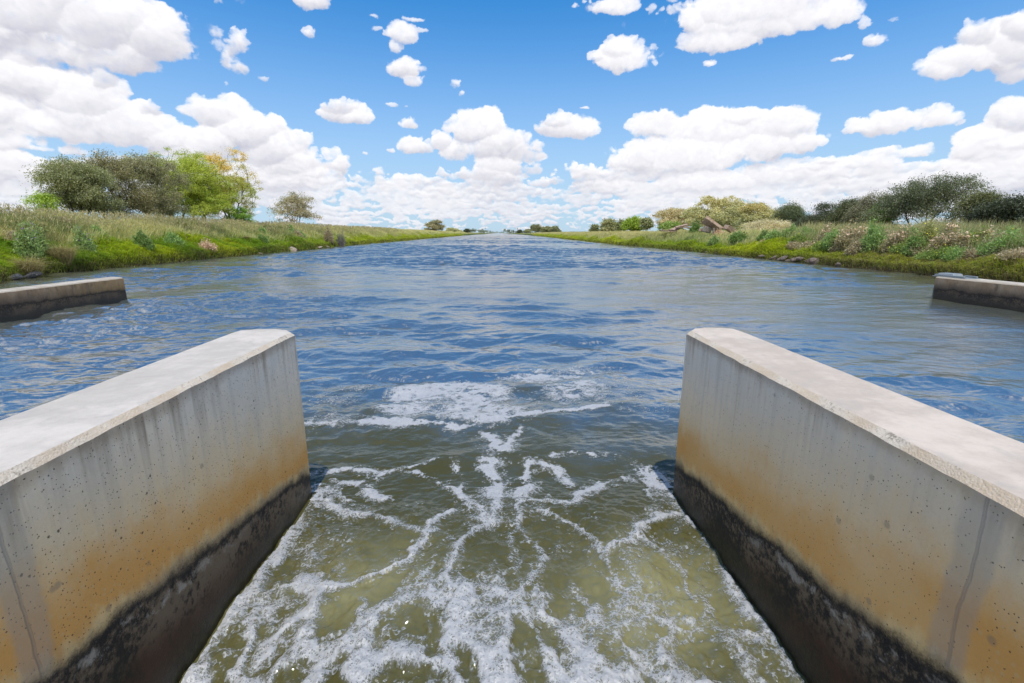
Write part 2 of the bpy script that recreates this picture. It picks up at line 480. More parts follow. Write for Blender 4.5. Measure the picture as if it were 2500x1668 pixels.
BLOBS = """1040 905 150 34 1.1;1100 945 110 26 1.0;960 930 90 26 .9;790 962 100 9 .9;850 968 60 10 .9;1330 905 90 28 .62;1240 868 90 11 .6;1180 925 70 22 .75;1390 925 40 14 .6;750 918 80 13 .42;1450 895 90 26 .36;1500 945 60 18 .32;830 885 90 10 .34;1340 850 120 9 .34;1220 845 70 6 .34
730 905 30 8 .7;780 930 50 6 .5;740 930 30 6 .5;700 1385 34 26 1.2;720 1300 70 50 .45;1500 1260 60 40 .4;830 1320 120 90 .28;1560 1360 110 80 .32;1450 1330 90 60 .3;1150 1180 70 46 .42;1200 1260 90 60 .4"""
def cells(x, y, size, seed):
    """distance to the nearest cell wall of a jittered cellular pattern, 0 on the wall"""
    u = x / size; v = y / size; i0 = np.floor(u).astype(int); j0 = np.floor(v).astype(int)
    f1 = np.full(u.shape, 9.0); f2 = np.full(u.shape, 9.0)
    g = np.random.default_rng(seed); J = g.random((256, 256, 2))
    for di in (-1, 0, 1):
        for dj in (-1, 0, 1):
            i = i0 + di; j = j0 + dj; q = J[i % 256, j % 256]
            d = np.hypot(i + q[..., 0] - u, j + q[..., 1] - v)
            f2 = np.minimum(f2, np.maximum(f1, d)); f1 = np.minimum(f1, d)
    return f2 - f1
def foam_cover(x, y):
    wx = x + .06 * fbm(x, y, .7, 21) + .010 * fbm(x, y, .2, 22)
    wy = y + .06 * fbm(x, y, .7, 23) + .010 * fbm(x, y, .2, 24)
    C = np.zeros_like(x)
    inbay = (1 - sstep(np.abs(x + .06), 1.56, 1.62)) + (y > 3.55)
    for line in LINES.split("\n"):
        h, pts = line.split("|"); w, s = map(float, h.split())
        P = [tuple(map(float, q.split(','))) for q in pts.split()]
        for (a, b), (c, d) in zip(P[:-1], P[1:]):
            ax, ay = wp(a, b); bx, by = wp(c, d)
            mx, my = wp((a + c) / 2 + w, (b + d) / 2); m0 = wp((a + c) / 2, (b + d) / 2)
            rad = math.hypot(mx - m0[0], my - m0[1]) * 1.0
            sel = (wx > min(ax, bx) - 3 * rad) & (wx < max(ax, bx) + 3 * rad) & (wy > min(ay, by) - 3 * rad) & (wy < max(ay, by) + 3 * rad)
            if not sel.any(): continue
            X_, Y_ = wx[sel], wy[sel]
            L2 = (bx - ax) ** 2 + (by - ay) ** 2 + 1e-9
            t = np.clip(((X_ - ax) * (bx - ax) + (Y_ - ay) * (by - ay)) / L2, 0, 1)
            d = np.hypot(X_ - ax - t * (bx - ax), Y_ - ay - t * (by - ay))
            core = s * .72 * np.exp(-(d / rad) ** 2 * 1.3) + s * .30 * np.exp(-(d / rad / 2.6) ** 2)
            C[sel] = np.maximum(C[sel], core)
    for e in BLOBS.replace("\n", ";").split(";"):
        a, b, rx, ry, s = map(float, e.split())
        cx, cy = wp(a, b); ex = wp(a + rx, b)[0] - cx; ey = abs(wp(a, b - ry)[1] - wp(a, b + ry)[1]) / 2
        d = ((wx - cx) / ex) ** 2 + ((wy - cy) / ey) ** 2
        C = np.maximum(C, s * (.56 if cy > 3.7 else .75) * sstep(1.35 - d, 0, .8))
    # torn web of foam over the boil in the bay, thinning downstream
    near = 1 - sstep(y, 2.7, 3.9)
    r1 = 1 - np.abs(fbm(wx * 1.0, wy * .7, .95, 25)) * 1.7
    r2 = 1 - np.abs(fbm(wx, wy * .8, .42, 26)) * 1.5
    ux = x + .10 * fbm(x, y, 1.1, 38) + .035 * fbm(x, y, .35, 39); uy = y * .72 + .10 * fbm(x, y, 1.1, 40) + .035 * fbm(x, y, .35, 41)
    w1 = 1 - sstep(cells(ux, uy, .27, 5), .02, .42); w2 = 1 - sstep(cells(ux * 1.0, uy, .115, 6), .0, .5)
    thick = np.clip(.62 + .30 * fbm(x, y, .9, 42), .2, 1.1)
    web = np.clip(w1 * .62 * thick + w2 * .30 * (.45 + .8 * np.clip(r1, 0, 1)) * thick + .12 * np.clip(r2, 0, 1), 0, 1)
    C = np.maximum(C, 1.22 * web * near * (.25 + .80 * sstep(3.0 - y, 0, .9))) + .35 * C * web * near
    C += near * (.17 * sstep(3.1 - y, 0, 1.2)) * (.6 + .4 * fbm(x, y, .6, 27))
    # flecks drifting beyond
    far = sstep(y, 3.4, 4.6) * (1 - sstep(y, 6.5, 9.0))
    r3 = 1 - np.abs(fbm(wx * .6, wy * 1.6, 1.0, 28)) * 3.4
    C = np.maximum(C, far * np.clip(r3, 0, 1) * .40 * sstep(fbm(x, y, 3, 29), -.2, 1.0))
    C = C + (.08 * fbm(x, y, .12, 30, 2.4) + .13 * fbm(x, y, .4, 36, 2.6)) * (C > .05) - .05
    hole = 1 - sstep(cells(wx, wy, .16, 7), .05, .75)
    C = C * np.where((y > 3.75), (1 - .8 * sstep(fbm(x, y, .55, 37, 2.4), .35, 1.1)) * (.55 + .45 * hole), 1)
    return np.clip(C * inbay, 0, 1.2)
def build_water():
    ys = list(np.arange(-14, -1.0, .25)) + list(np.arange(-1, 1.0, .05)); y = 1.0
    while y < 9000:
        ys.append(y)
        y += max(.0115, .0029 * y) if y < 70 else .0029 * y + .0012 * (y - 70)
    ys = np.array(ys); n = len(ys); m = 740
    half = np.clip(1.28 * ys, 4.5, 40) + np.maximum(0, ys - 400) * .002
    u = np.linspace(-1, 1, m); u = .86 * u + .14 * u ** 3
    Xg = half[:, None] * u[None]; Yg = np.repeat(ys[:, None], m, 1)
    # outside the densely meshed middle the sheet runs on, coarser, until it is under both banks
    ext = (np.arange(1, 19) / 18.0) ** 1.6
    outer = np.maximum(44 + ys * .004, half + 1)
    Rt = half[:, None] + (outer - half)[:, None] * ext[None]
    Xg = np.concatenate([-Rt[:, ::-1], Xg, Rt], 1); m = Xg.shape[1]; Yg = np.repeat(ys[:, None], m, 1)
    spx = np.abs(np.gradient(Xg, axis=1)); spy = np.repeat(np.gradient(ys)[:, None], m, 1)
    sp = np.maximum(spx, spy * .7)
    Z = water_h(Xg, Yg, sp)
    foam = np.zeros_like(Z)
    sel = (Yg > .5) & (Yg < 9.5) & (np.abs(Xg) < 8)
    foam[sel] = foam_cover(Xg[sel], Yg[sel])
    inb = (1 - sstep(np.abs(Xg + .05), 1.62, 1.9)) * (1 - sstep(Yg, 3.0, 4.2)) + 0
    boil = inb * (.030 * fbm(Xg, Yg, 1.1, 31) + .010 * fbm(Xg, Yg, .32, 32) + .0035 * fbm(Xg, Yg, .1, 33))
    ripple = (1 - sstep(Yg, 4.5, 9)) * sstep(Yg, 2.6, 3.6) * .008 * fbm(Xg, Yg * 1.7, .8, 34)
    # low standing wave where the outflow meets the canal
    sw = .035 * np.exp(-((Yg - 4.35 - .12 * np.sin(Xg * 1.3)) / .28) ** 2) * (1 - sstep(np.abs(Xg), 1.6, 2.6))
    Z = Z + boil + ripple + sw + .022 * np.clip(foam, 0, 1) * inb
    aer = inb * np.clip(.45 * np.exp(-(((Xg + .95) / .42) ** 2 + ((Yg - 2.55) / .5) ** 2)) + .40 * np.exp(-(((Xg - .95) / .5) ** 2 + ((Yg - 2.5) / .6) ** 2))
                        + .12 * (1 - sstep(Yg, 2.6, 3.8)), 0, 1) * (1 + .5 * fbm(Xg, Yg, .5, 35))
    olive = (1 - sstep(Yg + .45 * fbm(Xg, Yg, 1.6, 61) + .2 * fbm(Xg, Yg, .5, 62), 3.5, 7.0)) * (1 - sstep(np.abs(Xg) + .3 * fbm(Xg, Yg, 1.6, 63), 1.8, 3.8))
    V = np.stack([Xg, Yg, Z], -1).reshape(-1, 3)
    i = (np.arange(n - 1)[:, None] * m + np.arange(m - 1)[None]).ravel()
    Q = np.stack([i, i + 1, i + m + 1, i + m], 1)
    wm, t, out = material('canal_water')
    P = t.coord(); px, py, pz = t.xyz(P)
    murk = t.noise(P, .35, 3)
    base = t.mix(t.step(murk, .35, .65), (.062, .074, .070), (.078, .082, .064))
    side = t.step(px.abs() + (murk - .5) * 8.0, 11.0, 23.0) * t.step(py, 14.0, 45.0, .8, 0.0)
    base = t.mix(side, base, (.085, .078, .035))
    base = t.mix(t.attr('olive'), base, (.050, .047, .014))
    base = t.mix(t.attr('aer').clamp(), base, (.20, .19, .095))
    fleck = t.step(t.vor(P, 110), .0, .22, 1.0, 0.0) * t.step(t.noise(P, 9, 3), .45, .7)
    base = t.mix(fleck * t.attr('olive') * .38, base, (.5, .5, .42))
    Pm = t.mapping(P, (1, 1.5, 1))
    near_rip = t.noise(Pm, 16, 4, .6, .6) * 1.0 + t.noise(Pm, 46, 3, .6) * .35
    dist = t.math('SQRT', px * px + py * py)
    fade = t.step(dist, 5.0, 26.0, 1.0, .35)
    far_rip = t.noise(t.mapping(P, (.8, 1.0, 1)), 5.5, 5, .62, .4)
    far2 = t.noise(t.mapping(P, (.55, 1.0, 1)), 1.5, 4, .6, .3)
    nb = t.new('ShaderNodeBump'); nb.inputs['Strength'].default_value = 1; t.put(nb.inputs['Height'], near_rip * fade); nb.inputs['Distance'].default_value = .0030
    nb2 = t.new('ShaderNodeBump'); nb2.inputs['Strength'].default_value = 1; t.put(nb2.inputs['Height'], (far_rip * t.step(dist, 4.0, 18.0) + far2 * t.step(dist, 22.0, 60.0) * 2.6) * t.step(t.noise(P, .22, 3), .3, .65, .45, 1.2)); nb2.inputs['Distance'].default_value = .024
    t.l.new(nb.outputs[0], nb2.inputs['Normal'])
    rough = t.step(dist, 10.0, 200.0, .04, .10)
    principled(t, out, base, rough, nb2.outputs[0], t.step(t.attr('olive'), .0, .8, 1.0, .5), IOR=t.step(t.attr('olive').max(side * .35), .0, .8, 2.9, 1.36))
    w = mesh('water', V, [Q], wm, smooth=True, attrs={'aer': np.clip(aer, 0, 1).ravel(), 'olive': olive.ravel()})
    tag(w, 'wind rippled murky canal water reflecting the sky', 'water', kind='structure')
    # ---- foam sheet riding on the water
    fr = foam.ravel()
    fs = np.maximum.reduce([fr[Q[:, k]] for k in range(4)])
    inside = (V[Q[:, 0], 0] > -1.575) & (V[Q[:, 0], 0] < 1.465) | (V[Q[:, 0], 1] > 3.7)
    Qf = Q[(fs > .06) & inside & (V[Q[:, 0], 1] > .6)]
    used = np.unique(Qf); remap = -np.ones(len(V), np.int64); remap[used] = np.arange(len(used))
    Vf = V[used].copy(); Vf[:, 2] += .004 + .007 * np.clip(fr[used], 0, 1)
    fm, t, out = material('bubbly_foam')
    P = t.coord(); px, py, pz = t.xyz(P)
    P2 = t.comb(px, py, 0.0)
    cov = t.attr('cov')
    big = t.noise(P2, 5, 3)
    d1 = t.vor(P2, 105); c1 = t.xyz(t.vor(P2, 105, out='Color'))[0]
    d2 = t.vor(P2, 46); c2 = t.xyz(t.vor(P2, 46, out='Color'))[0]
    fine = t.noise(P2, 55, 4, .75)
    c0 = cov + (fine - .5) * .20
    a1 = t.step(c0 - c1 * .75, .0, .16)
    ring = t.step(d2, .25, .55)
    a2 = t.step(c0 - c2 * 1.0, .0, .10)
    film = t.step(c0 - t.step(t.noise(P2, 22, 4, .7), .52, .66) * .5, .60, 1.05)
    veil = t.step(cov + (big - .5) * .4, .05, .7) * .32
    alpha = veil.max(a1 * (.10 + .66 * t.step(d1, .18, .55)) * t.step(c0, .05, .55, .30, 1.0)).max(a2 * ring * .75).max(film * .55).clamp()
    Pw = t.comb(px + (t.noise(P2, 9, 2) - .5) * .05, py + (t.noise(t.mapping(P2, (1, 1, 1), (3, 1, 0)), 9, 2) - .5) * .05, 0.0)
    lace = t.step(t.vor(Pw, 19, 'DISTANCE_TO_EDGE'), .03, .20, 1.0, 0.0).max(t.step(t.vor(Pw, 34, 'DISTANCE_TO_EDGE'), .02, .16, .8, 0.0))
    solid = t.step(cov + (big - .5) * .5, .45, .95)
    alpha = alpha * (solid + (1.0 - solid) * (lace * .75 + .25)).clamp()
    h = (1.0 - d1) * .5 + (1.0 - d2) * 1.0
    hump = t.step(cov, .1, 1.0)
    colr = t.mix(t.step(cov + (fine - .5) * .5, .2, .95), (.30, .32, .32), (.44, .45, .47))
    b = principled(t, None, colr, .42, t.bump(h, .8, .006), .5)
    tr = t.new('ShaderNodeBsdfTransparent'); mx = t.new('ShaderNodeMixShader')
    t.put(mx.inputs[0], alpha); t.l.new(tr.outputs[0], mx.inputs[1]); t.l.new(b.outputs[0], mx.inputs[2]); t.l.new(mx.outputs[0], out.inputs[0])
    f = mesh('foam', Vf, [remap[Qf]], fm, smooth=True, attrs={'cov': fr[used]})
    tag(f, 'white bubbly foam streaked over the outflow between the pier walls', 'foam', kind='stuff')
    # ---- domed bubbles
    k = np.where((fr > .22) & (V[:, 1] < 4.4) & (V[:, 1] > 1.2) & (V[:, 0] > -1.5) & (V[:, 0] < 1.4))[0]
    pick = RNG.choice(k, 4200, replace=False)
    r = .0022 + .0045 * RNG.random(4200) ** 2.5; r[:46] = RNG.uniform(.010, .017, 46)
    nu, nv = 9, 4
    th = np.arange(nu) / nu * 2 * np.pi; ph = np.linspace(0, np.pi / 2, nv, endpoint=False)
    dome = np.array([(math.cos(a) * math.cos(b_), math.sin(a) * math.cos(b_), math.sin(b_)) for b_ in ph for a in th] + [(0, 0, 1)])
    fq = [(j * nu + i_, j * nu + (i_ + 1) % nu, (j + 1) * nu + (i_ + 1) % nu, (j + 1) * nu + i_) for j in range(nv - 1) for i_ in range(nu)]
    ft = [((nv - 1) * nu + i_, (nv - 1) * nu + (i_ + 1) % nu, nv * nu) for i_ in range(nu)]
    cen = V[pick] + np.array([0, 0, .008])
    big_at = [wp(1122, 1177) + (.026,), wp(1098, 1172) + (.012,), wp(1180, 1155) + (.014,), wp(1190, 1190) + (.013,), wp(1182, 1205) + (.011,), wp(1893, 1562) + (.022,), wp(1870, 1555) + (.014,), wp(1212, 1520) + (.014,), wp(1060, 1480) + (.012,)]
    cen = np.concatenate([cen, np.array([(a, b_, .012) for a, b_, _ in big_at])]); r = np.concatenate([r, [q[2] for q in big_at]])
    VV = (cen[:, None] + dome[None] * r[:, None, None]).reshape(-1, 3)
    o_ = (np.arange(len(r)) * len(dome))[:, None, None]
    bm_, t, out = material('bubble_film')
    g = t.new('ShaderNodeBsdfGlossy'); g.inputs['Roughness'].default_value = .05
    tr = t.new('ShaderNodeBsdfTransparent'); tr.inputs[0].default_value = (.93, .94, .95, 1)
    lw = t.new('ShaderNodeLayerWeight'); lw.inputs[0].default_value = .45
    mx = t.new('ShaderNodeMixShader'); t.put(mx.inputs[0], t.math('POWER', X(t, lw.outputs['Facing']), 1.6) * .8 + .05)
    t.l.new(tr.outputs[0], mx.inputs[1]); t.l.new(g.outputs[0], mx.inputs[2]); t.l.new(mx.outputs[0], out.inputs[0])
    bb = mesh('foam_bubbles', VV, [(np.array(fq)[None] + o_).reshape(-1, 4), (np.array(ft)[None] + o_).reshape(-1, 3)], bm_, smooth=True)
    tag(bb, 'clear round bubbles floating among the white foam', 'bubbles', kind='stuff')
build_water()

# ======================================================================
# CONCRETE PIER WALLS AND WING WALLS
# ======================================================================
def concrete(name, kind, y_end, zd0, slope, joint=None, height=1.44):
    """kind: 'pier' pale wall with rust band over black slime; 'wing' weathered dark wall"""
    PIT = .64 if name.endswith('warm') else .40
    m, t, out = material(name)
    P = t.coord(); x, y, z = t.xyz(P)
    mott = t.noise(P, 2.2, 5, .6); fine = t.noise(P, 26, 5, .7); grit = t.noise(P, 120, 3, .7)
    streak = t.noise(t.mapping(P, (9, 15, .9)), 1.0, 4, .6)
    streak2 = t.noise(t.mapping(P, (26, 40, 1.6)), 1.0, 3, .6)
    wob = (t.noise(P, 3.0, 5, .65) - .5) * .30 + (t.noise(P, .9, 2) - .5) * .18 + (fine - .5) * .12 + (grit - .5) * .08
    below = (y_end - y) * slope + zd0                  # height of the slime line along the wall
    h = z - below - wob * .75
    if kind == 'pier':
        face = t.mix(t.step(mott, .35, .65), (.62, .605, .57), (.73, .675, .59))
        face = t.mix(t.step(streak, .45, .75) * .45, face, (.42, .37, .30))
        edge = t.step(z + (streak2 - .5) * .55, height - .34, height - .02)
        face = t.mix(edge * t.step(streak, .38, .66) * t.step(mott, .38, .6) * .62, face, (.25, .20, .15))
        face = t.mix(t.step(streak2, .60, .74) * t.step(z, height - .6, height - .1) * t.step(mott, .42, .6) * .45, face, (.18, .155, .13))
        run = t.step(streak2, .56, .70) * t.step(t.noise(t.mapping(P, (1, 1.4, .3), (2, 5, 0)), 1.3, 3), .55, .66) * t.step(z, height - .55, height - .05)
        face = t.mix(run * .7, face, (.40, .25, .07))
        lip = t.step(z + (fine - .5) * .06 + (mott - .5) * .10, height - .10, height - .03)
        face = t.mix(lip * .55, face, (.26, .20, .145))
        rust = t.step(h + (streak - .5) * .40 + (mott - .5) * .25, .0, .98, 1.0, 0.0)
        face = t.mix(rust * .90, face, (.78, .54, .22))
        deep = t.step(h + (streak - .5) * .22, .0, .10) * t.step(h + (mott - .5) * .5, .12, .46, 1.0, 0.0) * t.step(t.noise(P, 1.4, 3), .34, .54, .6, 1.0)
        face = t.mix(deep * .85, face, (.66, .32, .07))
        face = t.mix(rust * t.step(t.vor(P, 34), .12, .3, .35, .0), face, (.56, .45, .28))
    else:
        face = t.mix(t.step(mott, .35, .65), (.27, .185, .11), (.32, .245, .165))
        blot = t.noise(t.mapping(P, (1.6, 2.2, 1.3)), 1.0, 6, .68)
        face = t.mix(t.step(blot + (streak - .5) * .35, .50, .68) * .75, face, (.07, .058, .047))
        face = t.mix(t.step(h + (fine - .5) * .2 + (blot - .5) * .3, .0, .32, 1.0, .0) * .8, face, (.045, .036, .030))
        face = t.mix(t.step(y + (streak - .5) * 4.0, y_end - 3.4, y_end - .4) * .5 * t.step(streak2, .3, .6), face, (.34, .21, .06))
        face = t.mix(t.step(streak2, .68, .76) * .5, face, (.42, .40, .37))
    # slime below the line: brown grey crust, then black, then wet green black
    crust = t.mix(t.step(fine + (mott - .5) * .8, .4, .62), (.016, .013, .010), (.155, .112, .070))
    wet = t.mix(t.step(t.noise(P, 38, 4, .75), .45, .68), (.014, .013, .007), (.042, .036, .014))
    reddish = t.mix(t.step(mott + (fine - .5) * .4, .40, .62), wet, (.060, .026, .011))
    lowmix = t.step(h + (mott - .5) * .22, -.34, -.12, 1.0, 0.0)
    slime = t.mix(lowmix, crust, t.mix(t.step(z, .05, .30), wet, reddish))
    blk = t.step((h + .04).abs() + (fine - .5) * .10, .0, .055, 1.0, 0.0)
    slime = t.mix(blk * .85, slime, (.010, .009, .008))
    pale = t.step((h + .085 + (mott - .5) * .10).abs() + (fine - .5) * .10, .0, .045, 1.0, 0.0) * t.step(y, -1.6, -.6, 1.0, 0.0) * t.step(t.noise(P, 7, 4, .7), .46, .58)
    if kind == 'pier': slime = t.mix(pale * .8, slime, (.36, .33, .28))
    if kind != 'pier': slime = t.mix(.55, slime, (.012, .010, .009))
    specks = t.step(t.vor(P, 60), .10, .22, 1.0, 0.0) * t.step(t.noise(P, 13, 3), .45, .6)
    slime = t.mix(specks * .30 * t.step(h, -.45, -.1), slime, (.30, .27, .24))
    trans = t.step(h + (fine - .5) * .12, .0, .11, 1.0, 0.0) * t.step(mott, .35, .6)
    face = t.mix(trans * .6, face, (.20, .165, .12)) if kind == 'pier' else face
    soft = t.step(h + (fine - .5) * .06, -.04, .05) if kind == 'pier' else t.step(h + (grit - .5) * .10, -.05, .07)
    col = t.mix(soft, slime, face)
    top_speck = t.step(t.vor(P, 46), .06, .16, 1.0, 0.0) * t.step(h, .0, .10, 1.0, 0.0) * t.step(fine, .5, .62)
    col = t.mix(top_speck * .9, col, (.012, .011, .010))
    # blow holes
    d = t.vor(P, 15.0); sel = t.xyz(t.vor(P, 15.0, out='Color'))
    hole = t.step(d + (grit - .5) * .16, .055, .105, 1.0, 0.0) * t.step(sel[0], PIT, PIT + .04)
    d3 = t.vor(P, 42.0); sel3 = t.xyz(t.vor(P, 42.0, out='Color'))
    hole2 = t.step(d3 + (grit - .5) * .2, .08, .16, 1.0, 0.0) * t.step(sel3[1], PIT, PIT + .04)
    d4 = t.vor(P, 78.0); sel4 = t.xyz(t.vor(P, 78.0, out='Color'))
    hole2 = hole2.max(t.step(d4, .12, .22, 1.0, 0.0) * t.step(sel4[1], PIT + .1, PIT + .14))
    smudge = t.step(t.vor(P, 8.0) + (fine - .5) * .1, .07, .16, 1.0, 0.0) * t.step(t.xyz(t.vor(P, 8.0, out='Color'))[2], .66, .72)
    above = t.step(h, -.02, .05)
    col = t.mix(smudge * above * .42, col, (.17, .155, .14))
    col = t.mix(hole.max(hole2) * above * .85, col, (.055, .045, .035))
    col = t.mix((grit - .5).abs() * .55, col, (.12, .11, .10))
    hb = fine * .5 + grit * .25 - hole.max(hole2) * 1.1 + t.step(h, -.05, .05, .9, 0.0) * t.noise(P, 30, 4, .8) * 1.5
    if joint is not None:
        jw = (y - joint + (t.noise(P, 2.5, 3) - .5) * .10).abs()
        band = t.step(jw + (fine - .5) * .03, .045, .075, 1.0, 0.0) * above
        col = t.mix(band * .40, col, (.33, .32, .30))
        line = t.step((y - joint + (t.noise(P, 3.5, 4) - .5) * .05).abs(), .002, .008, 1.0, 0.0) * above
        col = t.mix(line * .28, col, (.12, .13, .15))
        hb = hb - line * 1.5 + band * .3
    rough = t.step(z, .03, .40, .34, .86)
    principled(t, out, col, rough, t.bump(hb, .55, .006), .35)
    # cast top and the pebbly chamfer
    mt, t, out = material(name + '_top')
    P = t.coord(); x, y, z = t.xyz(P)
    a = t.noise(P, 1.7, 6, .6); b = t.noise(P, 9, 5, .7); g = t.noise(P, 90, 4, .75)
    lo, hi = ((.385, .355, .32), (.49, .45, .41)) if kind == 'pier' else ((.32, .28, .23), (.46, .42, .36))
    if name.endswith('warm'): lo, hi = (.39, .335, .285), (.50, .435, .375)
    c = t.mix(t.step(a + (b - .5) * .5, .36, .64), lo, hi)
    c = t.mix(t.step(t.noise(P, 5, 5, .7, .8), .50, .70) * .42, c, (.30, .28, .27))
    c = t.mix(t.step(g, .60, .72) * .28, c, (.27, .24, .21))
    c = t.mix(t.step(t.vor(P, 30), .03, .07, 1.0, 0.0) * .5, c, (.14, .12, .10))
    principled(t, out, c, .88, t.bump(g * .6 + b, .5, .005), .3)
    mc, t, out = material(name + '_chamfer')
    P = t.coord()
    peb = t.vor(P, 130); pc = t.xyz(t.vor(P, 130, out='Color')); g = t.noise(P, 60, 5, .75); a = t.noise(P, 4, 4)
    c = t.mix(t.step(a, .35, .65), (.44, .36, .27), (.52, .47, .40))
    c = t.mix(t.step(pc[0], .7, .95) * .35, c, (.58, .50, .42))
    c = t.mix(t.step(g + (a - .5) * .6, .56, .70) * .6, c, (.12, .095, .070))
    if kind != 'pier': c = t.mix(.5, c, (.20, .17, .13))
    principled(t, out, c, .9, t.bump(peb * -.6 + g * .9, .6, .005), .3)
    return m, mt, mc
def pier(outline, ch, hgt, loc, mats, name, y_back):
    """outline: plan points from the near outer corner round the nose to the near inner corner; top edge chamfered and slightly broken"""
    pts = [np.array(outline[0])]
    for a, b in zip(outline[:-1], outline[1:]):
        a = np.array(a); b = np.array(b); k = max(1, int(np.linalg.norm(b - a) / .045))
        for i in range(1, k + 1): pts.append(a + (b - a) * i / k)
    pts = np.array(pts); n = len(pts)
    tang = np.gradient(pts, axis=0); tang /= np.linalg.norm(tang, axis=1)[:, None] + 1e-9
    nrm = np.stack([tang[:, 1], -tang[:, 0]], 1)
    cen = pts.mean(0)
    if (nrm[n // 2] * (pts[n // 2] - cen)).sum() > 0: nrm = -nrm        # inward
    jit = .0035 * spec_noise((1, n), 1.5, 9)[0] if n > 4 else 0
    jit2 = .0035 * spec_noise((1, n), 1.5, 10)[0]
    zs = [-1.6, 0.0, .5 * hgt]
    rings = [np.c_[pts, np.full(n, z)] for z in zs]
    rings.append(np.c_[pts, hgt - ch + jit])
    rings.append(np.c_[pts + nrm * (ch * 1.15 + jit2)[:, None], np.full(n, hgt)])
    # nose softened: second ring of the top pulled inwards
    rings.append(np.c_[pts + nrm * (ch * 1.15 + .02), np.full(n, hgt + .001)])
    V = np.concatenate(rings); R = len(rings)
    Q, mi = [], []
    for r in range(R - 1):
        i = np.arange(n - 1) + r * n
        Q.append(np.stack([i, i + 1, i + 1 + n, i + n], 1)); mi += [0 if r < 3 else (2 if r == 3 else 1)] * (n - 1)
    Q = np.concatenate(Q)
    top = (np.arange(n) + (R - 1) * n)[None]
    back = np.array([[r * n for r in range(R)] + [r * n + n - 1 for r in range(R - 1, -1, -1)]])
    o = mesh(name, V, [Q, top, back], list(mats), loc=loc, mat_idx=mi + [1, 0])
    return o
pierL = [(-2.075, -1.5), (-2.105, 3.60), (-2.085, 3.74), (-1.96, 3.80), (-1.80, 3.80), (-1.68, 3.75), (-1.60, 3.645), (-1.575, -1.5)]
pierR = [(1.99, -1.5), (1.945, 3.56), (1.92, 3.70), (1.83, 3.755), (1.68, 3.765), (1.57, 3.72), (1.492, 3.62), (1.49, -1.5)]
def local(pts, o): return [(a - o[0], b - o[1]) for a, b in pts]
oL, oR = (-1.85, 3.6), (1.72, 3.6)
o = pier(local(pierL, oL), .028, 1.445, (*oL, 0), concrete('pale_concrete', 'pier', .03, .26, .20, 1.37 - oL[1]), 'pier_wall', -1.5)
tag(o, 'pale concrete pier wall left of the foaming outflow, rust band above black slime', 'wall', 'pier walls flanking the outflow')
o = pier(local(pierR, oR), .030, 1.445, (*oR, 0), concrete('pale_concrete_warm', 'pier', .03, .31, .185, 1.25 - oR[1]), 'pier_wall', -1.5)
tag(o, 'pale concrete pier wall right of the foaming outflow, warm pinkish top and rust band', 'wall', 'pier walls flanking the outflow')
wl = [(-13.32, -2.0), (-13.26, 16.45), (-13.15, 16.55), (-12.68, 16.30), (-12.61, 16.22), (-12.66, -2.0)]
wr = [(15.75, -2.0), (15.62, 16.0), (15.5, 16.12), (14.95, 15.75), (14.83, 15.58), (15.25, -2.0)]
olw, orw = (-12.95, 16.0), (15.3, 15.5)
o = pier(local(wl, olw), .03, .745, (*olw, 0), concrete('weathered_concrete', 'wing', .2, .37, .006, None, .745), 'wing_wall', 6)
tag(o, 'low brown stained concrete wing wall in the water near the left bank', 'wall', 'low wing walls at the bank sides')
o = pier(local(wr, orw), .03, .755, (*orw, 0), concrete('dark_weathered_concrete', 'wing', 5.0, .38, .002, None, .755), 'wing_wall', 6)
tag(o, 'low blackened concrete wing wall at right with a grey metal fitting on its end', 'wall', 'low wing walls at the bank sides')
# the metal fitting on the right wing wall
gm, t, out = material('galvanised_steel')
P = t.coord(); n1 = t.noise(P, 8, 4)
principled(t, out, t.mix(n1, (.20, .23, .24), (.32, .35, .36)), .5, None, .5, Metallic=.35)
def box(x0, x1, y0, y1, z0, z1, rz=0.0, taper=0.0):
    v = np.array([(x, y, z) for z in (z0, z1) for x, y in ((x0, y0), (x1, y0), (x1, y1), (x0, y1))], float)
    c = v.mean(0)
    v[4:, :2] = c[:2] + (v[4:, :2] - c[:2]) * (1 - taper)
    if rz:
        a = v[:, :2] - c[:2]; v[:, :2] = c[:2] + np.stack([a[:, 0] * math.cos(rz) - a[:, 1] * math.sin(rz), a[:, 0] * math.sin(rz) + a[:, 1] * math.cos(rz)], 1)
    return v
BOXF = np.array([(0, 3, 2, 1), (4, 5, 6, 7), (0, 1, 5, 4), (1, 2, 6, 5), (2, 3, 7, 6), (3, 0, 4, 7)])
def boxes(name, bl, mat, parent=None, loc=None, bevel=.01):
    V = np.concatenate(bl); Q = np.concatenate([BOXF + 8 * i for i in range(len(bl))])
    o = mesh(name, V, [Q], mat, parent, loc)
    if bevel:
        b = o.modifiers.new('bevel', 'BEVEL'); b.width = bevel; b.segments = 2
    return o
e = empty('metal_fitting', (15.22, 15.35, .757))
tag(e, 'grey galvanised metal fitting lying on the end of the right wing wall', 'fitting')
boxes('base_plate', [box(-.27, .27, -.62, .55, 0, .018)], gm, e, (0, 0, 0), .004)
boxes('lid', [box(-.20, .22, -.10, .48, .020, .120, .12, .18)], gm, e, (0, 0, 0), .02)
boxes('bar', [box(-.24, -.17, -.55, .50, .020, .075)], gm, e, (0, 0, 0), .01)
boxes('bar', [box(.17, .24, -.55, -.14, .020, .075)], gm, e, (0, 0, 0), .01)

